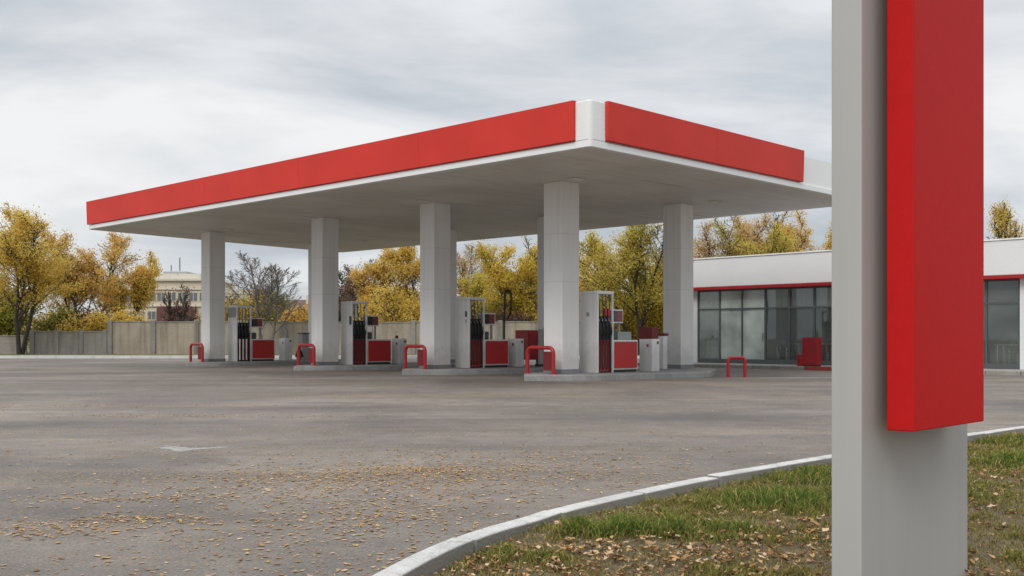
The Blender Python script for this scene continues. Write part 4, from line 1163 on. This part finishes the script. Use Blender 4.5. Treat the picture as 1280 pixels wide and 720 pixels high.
# shrubs and hedgerow behind the wall
B = [
 (15, 352, 80, 66, 'green', 6500, 'green yellow bush under the leftmost tree'),
 (70, 385, 62, 65, 'green', 3800, 'low green bush behind the low wall, left of the dark shrub'),
 (112, 392, 44, 66.5, 'purple', 2400, 'dark purple shrub at the foot of the second tree'),
 (88, 396, 38, 64.5, 'gold', 2200, 'small orange gold bush hanging over the low wall'),
 (152, 392, 56, 65, 'gold', 3000, 'golden bush at the wall under the smaller yellow tree'),
 (222, 356, 34, 76, 'brown', 260, 'thin reddish brown sapling in front of the apartment block'),
 (238, 393, 46, 74, 'purple', 1100, 'purple brown shrub behind the wall left of the leftmost column'),
 (302, 366, 60, 70, 'yellow', 4200, 'yellow bush behind the leftmost dispenser'),
 (345, 366, 66, 72, 'green', 4800, 'green yellow bush behind the leafless tree'),
 (376, 384, 40, 70, 'orange', 2600, 'orange bush left of the second front column'),
 (429, 340, 44, 78, 'dark', 3600, 'dark olive evergreen right of the second front column'),
 (470, 372, 50, 67, 'gold', 3200, 'golden bush behind the second dispenser'),
 (515, 362, 74, 65, 'gold', 5200, 'golden bush drooping over the wall by the third column'),
 (582, 372, 50, 67, 'yellow', 3200, 'yellow bush left of the third dispenser'),
 (628, 368, 60, 72, 'yellow', 4000, 'yellow bush behind the gooseneck mast'),
 (646, 392, 52, 64.5, 'purple', 2800, 'purple brown shrub behind the third dispenser and red locker'),
 (672, 362, 50, 66, 'yellow', 3500, 'yellow bush behind the nearest column'),
 (745, 345, 70, 66, 'gold', 5200, 'golden bush behind the nearest dispenser'),
 (786, 352, 70, 62, 'yellow', 6000, 'bright yellow bush around the olive tree trunk'),
 (826, 350, 66, 60, 'yellow', 6000, 'bright yellow bush left of the right rear column'),
 (865, 352, 60, 62, 'gold', 4500, 'golden bush behind the right rear column'),
]
for i, (px, py, wpx, d, leaf, nl, lab) in enumerate(B):
    make_tree('autumn_bush', lab, xd(px, d), d, hd(py, d), wpx * d / 1282, leaf, int(nl * 2.2), 900 + i * 5, 4, 0.6, leafsize=0.098 * d / 62, lowest=0.06, group='bushes behind the wall', cat='bush', jitter=0.7, maxl=3)
# small conifer in a pot on the left island
o = empty('potted_conifer', (-8.96, 43.2, 0.15), 0, 'small dark green cone shaped plant beside the grey upright box', 'plant')
g = MB(); g.lathe([(0.10, 0.0), (0.14, 0.16), (0.12, 0.161)], 14); g.build('pot', M['pot'], o)
nr = np.random.default_rng(3); n = 900
hh = nr.random(n) ** 1.4; a_ = nr.random(n) * 6.283; rr_ = (1 - hh) * 0.19 * (0.6 + 0.4 * nr.random(n))
c = np.stack([np.cos(a_) * rr_, np.sin(a_) * rr_, 0.15 + hh * 0.5], 1)
a = nr.normal(0, 1, (n, 3)); a /= np.linalg.norm(a, axis=1, keepdims=True); b = np.cross(a, nr.normal(0, 1, (n, 3))); b /= np.linalg.norm(b, axis=1, keepdims=True)
vs = np.stack([c - a * 0.03, c + b * 0.012, c + a * 0.03, c - b * 0.012], 1).reshape(-1, 3)
npmesh('foliage', vs, np.arange(n * 4), np.full(n, 4), LEAF['dark'], o)

# ------------------------------------------------------------------ far buildings
D = 170.0
o = empty('apartment_building', (xd(235, D), D, 0), 0, 'cream apartment block with a stepped flat roof behind the wall at the left', 'building')
X0, X1 = xd(128, D), xd(262, D)
g = MB(); g.box(X0, X1, D, D + 16, 0, 10.4); g.build('wall', M['cream'], o, world=True)
X2 = xd(316, D)
g = MB(); g.box(X1 + 0.01, X2, D + 5, D + 20, 0, 9.3); g.build('wing', M['pale'], o, world=True)
g = MB(); g.box(X0 - 0.3, X1 + 0.3, D - 0.4, D + 16.3, 10.41, 10.75); g.build('roof', M['pale'], o, world=True)
g = MB(); g.box(X0 + 2.5, X1 - 2.0, D + 1.5, D + 14, 10.76, 11.7); g.build('roof_storey', M['pale'], o, world=True)
g = MB(); g.box(xd(196, D), xd(226, D), D + 3, D + 9, 11.71, 12.15); rh = g.build('roof_house', M['grey'], o, world=True)
g = MB(); g.tube([(xd(215, D), D + 4, 12.31), (xd(215, D), D + 4, 14.6)], 0.09, 6); g.tube([(xd(204, D), D + 4, 12.31), (xd(204, D), D + 4, 13.3)], 0.08, 6); g.build('antenna', M['dark_grey'], o, world=True)
g = MB(); g.box(X0 - 0.1, X1 + 0.1, D - 0.22, D - 0.002, 6.15, 6.35); g.build('cornice', M['pale'], o, world=True)
g = MB(); g.box(X0 - 0.1, X1 + 0.1, D - 0.22, D - 0.002, 8.95, 9.1); g.build('cornice', M['pale'], o, world=True)
g = MB(); g.box(xd(204, D), xd(246, D), D - 3.2, D - 0.23, 0, 6.1); g.build('annex', M['maroon'], o, world=True)
for zf in (3.9, 7.0):
    for px in (150, 160, 170, 184, 196, 209, 222, 236, 249):
        if zf < 5 and px > 200: continue
        xa = xd(px, D)
        wd = 1.5
        g = MB(); g.box(xa, xa + wd, D - 0.06, D - 0.001, zf, zf + 1.55); f = g.build('window', M['pale'], o, world=True)
        g = MB()
        g.box(xa + 0.08, xa + wd / 2 - 0.04, D - 0.075, D - 0.061, zf + 0.1, zf + 1.45); g.box(xa + wd / 2 + 0.04, xa + wd - 0.08, D - 0.075, D - 0.061, zf + 0.1, zf + 1.45)
        g.build('pane', M['far_window'], f)
for px in (270, 284, 297, 307):
    xa = xd(px, D + 5)
    g = MB(); g.box(xa, xa + 1.3, D + 4.93, D + 4.999, 6.2, 7.7); f = g.build('window', M['pale'], o, world=True)
    g = MB(); g.box(xa + 0.12, xa + 1.18, D + 4.91, D + 4.929, 6.32, 7.58); g.build('pane', M['far_window'], f)

def house(name, label, x, y, w, dp, hw, hr, wallm, roofm):
    o = empty(name, (x, y, 0), 0, label, 'house')
    g = MB(); g.box(-w / 2, w / 2, 0, dp, 0, hw); g.quadmesh([(-w / 2, 0, hw), (-w / 2, dp, hw), (-w / 2, dp / 2, hw + hr)], [(0, 1, 2)]); g.quadmesh([(w / 2, 0, hw), (w / 2, dp, hw), (w / 2, dp / 2, hw + hr)], [(2, 1, 0)])
    g.build('wall', wallm, o)
    e = 0.35
    g = MB()
    for (ya, yb) in ((-e, dp / 2), (dp + e, dp / 2)):
        za = hw - e * hr / (dp / 2)
        g.quadmesh([(-w / 2 - e, ya, za + .03), (w / 2 + e, ya, za + .03), (w / 2 + e, yb, hw + hr + .03), (-w / 2 - e, yb, hw + hr + .03),
                    (-w / 2 - e, ya, za + .15), (w / 2 + e, ya, za + .15), (w / 2 + e, yb, hw + hr + .15), (-w / 2 - e, yb, hw + hr + .15)],
                   [(0, 1, 2, 3), (4, 5, 6, 7), (0, 1, 5, 4), (0, 3, 7, 4), (1, 2, 6, 5)])
    rf = g.build('roof', roofm, o)
    g = MB(); g.box(w * 0.2, w * 0.2 + 0.6, dp * 0.35, dp * 0.35 + 0.6, hw + hr * 0.5, hw + hr + 0.7); g.build('chimney', wallm, rf)
    for k in range(2):
        xa = -w * 0.32 + k * w * 0.42
        g = MB(); g.box(xa, xa + 1.1, -0.05, -0.002, hw * 0.42, hw * 0.42 + 1.2); f = g.build('window', M['pale'], o)
        g = MB(); g.box(xa + 0.1, xa + 1.0, -0.07, -0.051, hw * 0.42 + 0.1, hw * 0.42 + 1.1); g.build('pane', M['far_window'], f)
    return o
house('small_house', 'tiny white house far off beside the second front column', xd(366, 130), 130, 6, 7, 3.9, 1.9, M['pale'], M['rust_roof'])
M['pink'] = painted('pink_plaster', (0.45, 0.27, 0.23), 0.85, 0.2, 0.5)
house('small_house', 'pinkish house with a brown roof half hidden by purple shrubs behind the third dispenser', xd(662, 90), 90, 4.2, 6, 2.4, 1.3, M['pink'], M['rust_roof'])

# a far wood that reads as one mass, closing the horizon
def far_wood():
    n = 26000; nr = np.random.default_rng(77)
    x = nr.uniform(-170, 170, n); y = nr.uniform(255, 290, n)
    top = np.array([6.0 + 3.0 * mnoise.noise(Vector((a * 0.05, 0, 3))) + 2.0 * mnoise.noise(Vector((a * 0.21, 1, 7))) for a in x])
    z = top * (nr.random(n) ** 0.8)
    c = np.stack([x, y, z], 1)
    a = nr.normal(0, 1, (n, 3)); a /= np.linalg.norm(a, axis=1, keepdims=True); b = np.cross(a, nr.normal(0, 1, (n, 3))); b /= np.linalg.norm(b, axis=1, keepdims=True)
    s = nr.uniform(0.35, 0.9, (n, 1))
    vs = np.stack([c - a * s, c + b * s * 0.7, c + a * s, c - b * s * 0.7], 1).reshape(-1, 3)
    return npmesh('far_wood', vs, np.arange(n * 4), np.full(n, 4), LEAF['tan'])
tag(far_wood(), 'distant brownish wood along the horizon', 'wood', kind='stuff')

# ------------------------------------------------------------------ sky and light
SUN_EL, SUN_AZ = R(49), math.atan2(-0.45, -0.88)     # azimuth as atan2(x, y): behind the camera, a little to the left
w = bpy.data.worlds.new('World'); sc.world = w; w.use_nodes = True
nt = w.node_tree; L = nt.links
bg = nt.nodes['Background']
sky = nt.nodes.new('ShaderNodeTexSky'); sky.sky_type = 'NISHITA'; sky.sun_disc = False
sky.sun_elevation = SUN_EL; sky.sun_rotation = SUN_AZ
tc = nt.nodes.new('ShaderNodeTexCoord')
sp = nt.nodes.new('ShaderNodeSeparateXYZ'); L.new(tc.outputs['Generated'], sp.inputs[0])
zc = N(nt, 'ShaderNodeMath', operation='MAXIMUM'); L.new(sp.outputs[2], zc.inputs[0]); zc.inputs[1].default_value = 0.0
za = N(nt, 'ShaderNodeMath', operation='ADD'); L.new(zc.outputs[0], za.inputs[0]); za.inputs[1].default_value = 0.20
cb = nt.nodes.new('ShaderNodeCombineXYZ')
for k in (0, 1):
    dv = N(nt, 'ShaderNodeMath', operation='DIVIDE'); L.new(sp.outputs[k], dv.inputs[0]); L.new(za.outputs[0], dv.inputs[1]); L.new(dv.outputs[0], cb.inputs[k])
mp = nt.nodes.new('ShaderNodeMapping'); mp.inputs['Scale'].default_value = (0.55, 0.80, 1); mp.inputs['Rotation'].default_value = (0, 0, R(25)); mp.inputs['Location'].default_value = (0.6, 9.1, 0)
L.new(cb.outputs[0], mp.inputs[0])
n1 = N(nt, 'ShaderNodeTexNoise', Scale=1.25, Detail=9.0, Roughness=0.55, Distortion=0.35); L.new(mp.outputs[0], n1.inputs['Vector'])
n2 = N(nt, 'ShaderNodeTexNoise', Scale=0.35, Detail=2.0); L.new(mp.outputs[0], n2.inputs['Vector'])
mx = N(nt, 'ShaderNodeMix'); mx.inputs[0].default_value = 0.18; L.new(n1.outputs['Fac'], mx.inputs[2]); L.new(n2.outputs['Fac'], mx.inputs[3])
cr = ramp(nt, [(0.40, (0.49, 0.535, 0.59)), (0.475, (0.62, 0.655, 0.70)), (0.545, (0.775, 0.795, 0.82)), (0.63, (0.93, 0.93, 0.93))])
L.new(mx.outputs[0], cr.inputs[0])
skm = N(nt, 'ShaderNodeVectorMath', operation='SCALE'); L.new(sky.outputs[0], skm.inputs[0]); skm.inputs['Scale'].default_value = 0.09
blend = mixc(nt, 0.06, cr.outputs[0], skm.outputs[0])
mr = N(nt, 'ShaderNodeMapRange'); L.new(sp.outputs[2], mr.inputs[0]); mr.inputs[1].default_value = 0.28; mr.inputs[2].default_value = 0.85; mr.inputs[3].default_value = 1.0; mr.inputs[4].default_value = 2.1
L.new(blend, bg.inputs['Color']); L.new(mr.outputs[0], bg.inputs['Strength'])

sl = bpy.data.lights.new('sun', 'SUN'); sl.energy = 1.75; sl.angle = R(30); sl.color = (1.0, 0.95, 0.87)
so = bpy.data.objects.new('sun', sl); COL.objects.link(so)
sd = Vector((-math.cos(SUN_EL) * math.sin(SUN_AZ), -math.cos(SUN_EL) * math.cos(SUN_AZ), -math.sin(SUN_EL)))
so.rotation_euler = sd.to_track_quat('-Z', 'Y').to_euler()
so.location = (0, 0, 30)

cd = bpy.data.cameras.new('camera'); cam = bpy.data.objects.new('camera', cd); COL.objects.link(cam)
cam.location = (0, 0, 1.14); cam.rotation_euler = (R(90), 0, 0)
cd.sensor_width = 36; cd.lens = 36.056; cd.shift_y = 61 / 1280
cd.clip_start = 0.05; cd.clip_end = 4000
sc.camera = cam
sc.view_settings.view_transform = 'Standard'; sc.view_settings.look = 'None'; sc.view_settings.exposure = 0; sc.view_settings.gamma = 1
sc.cycles.max_bounces = 8; sc.cycles.transparent_max_bounces = 12
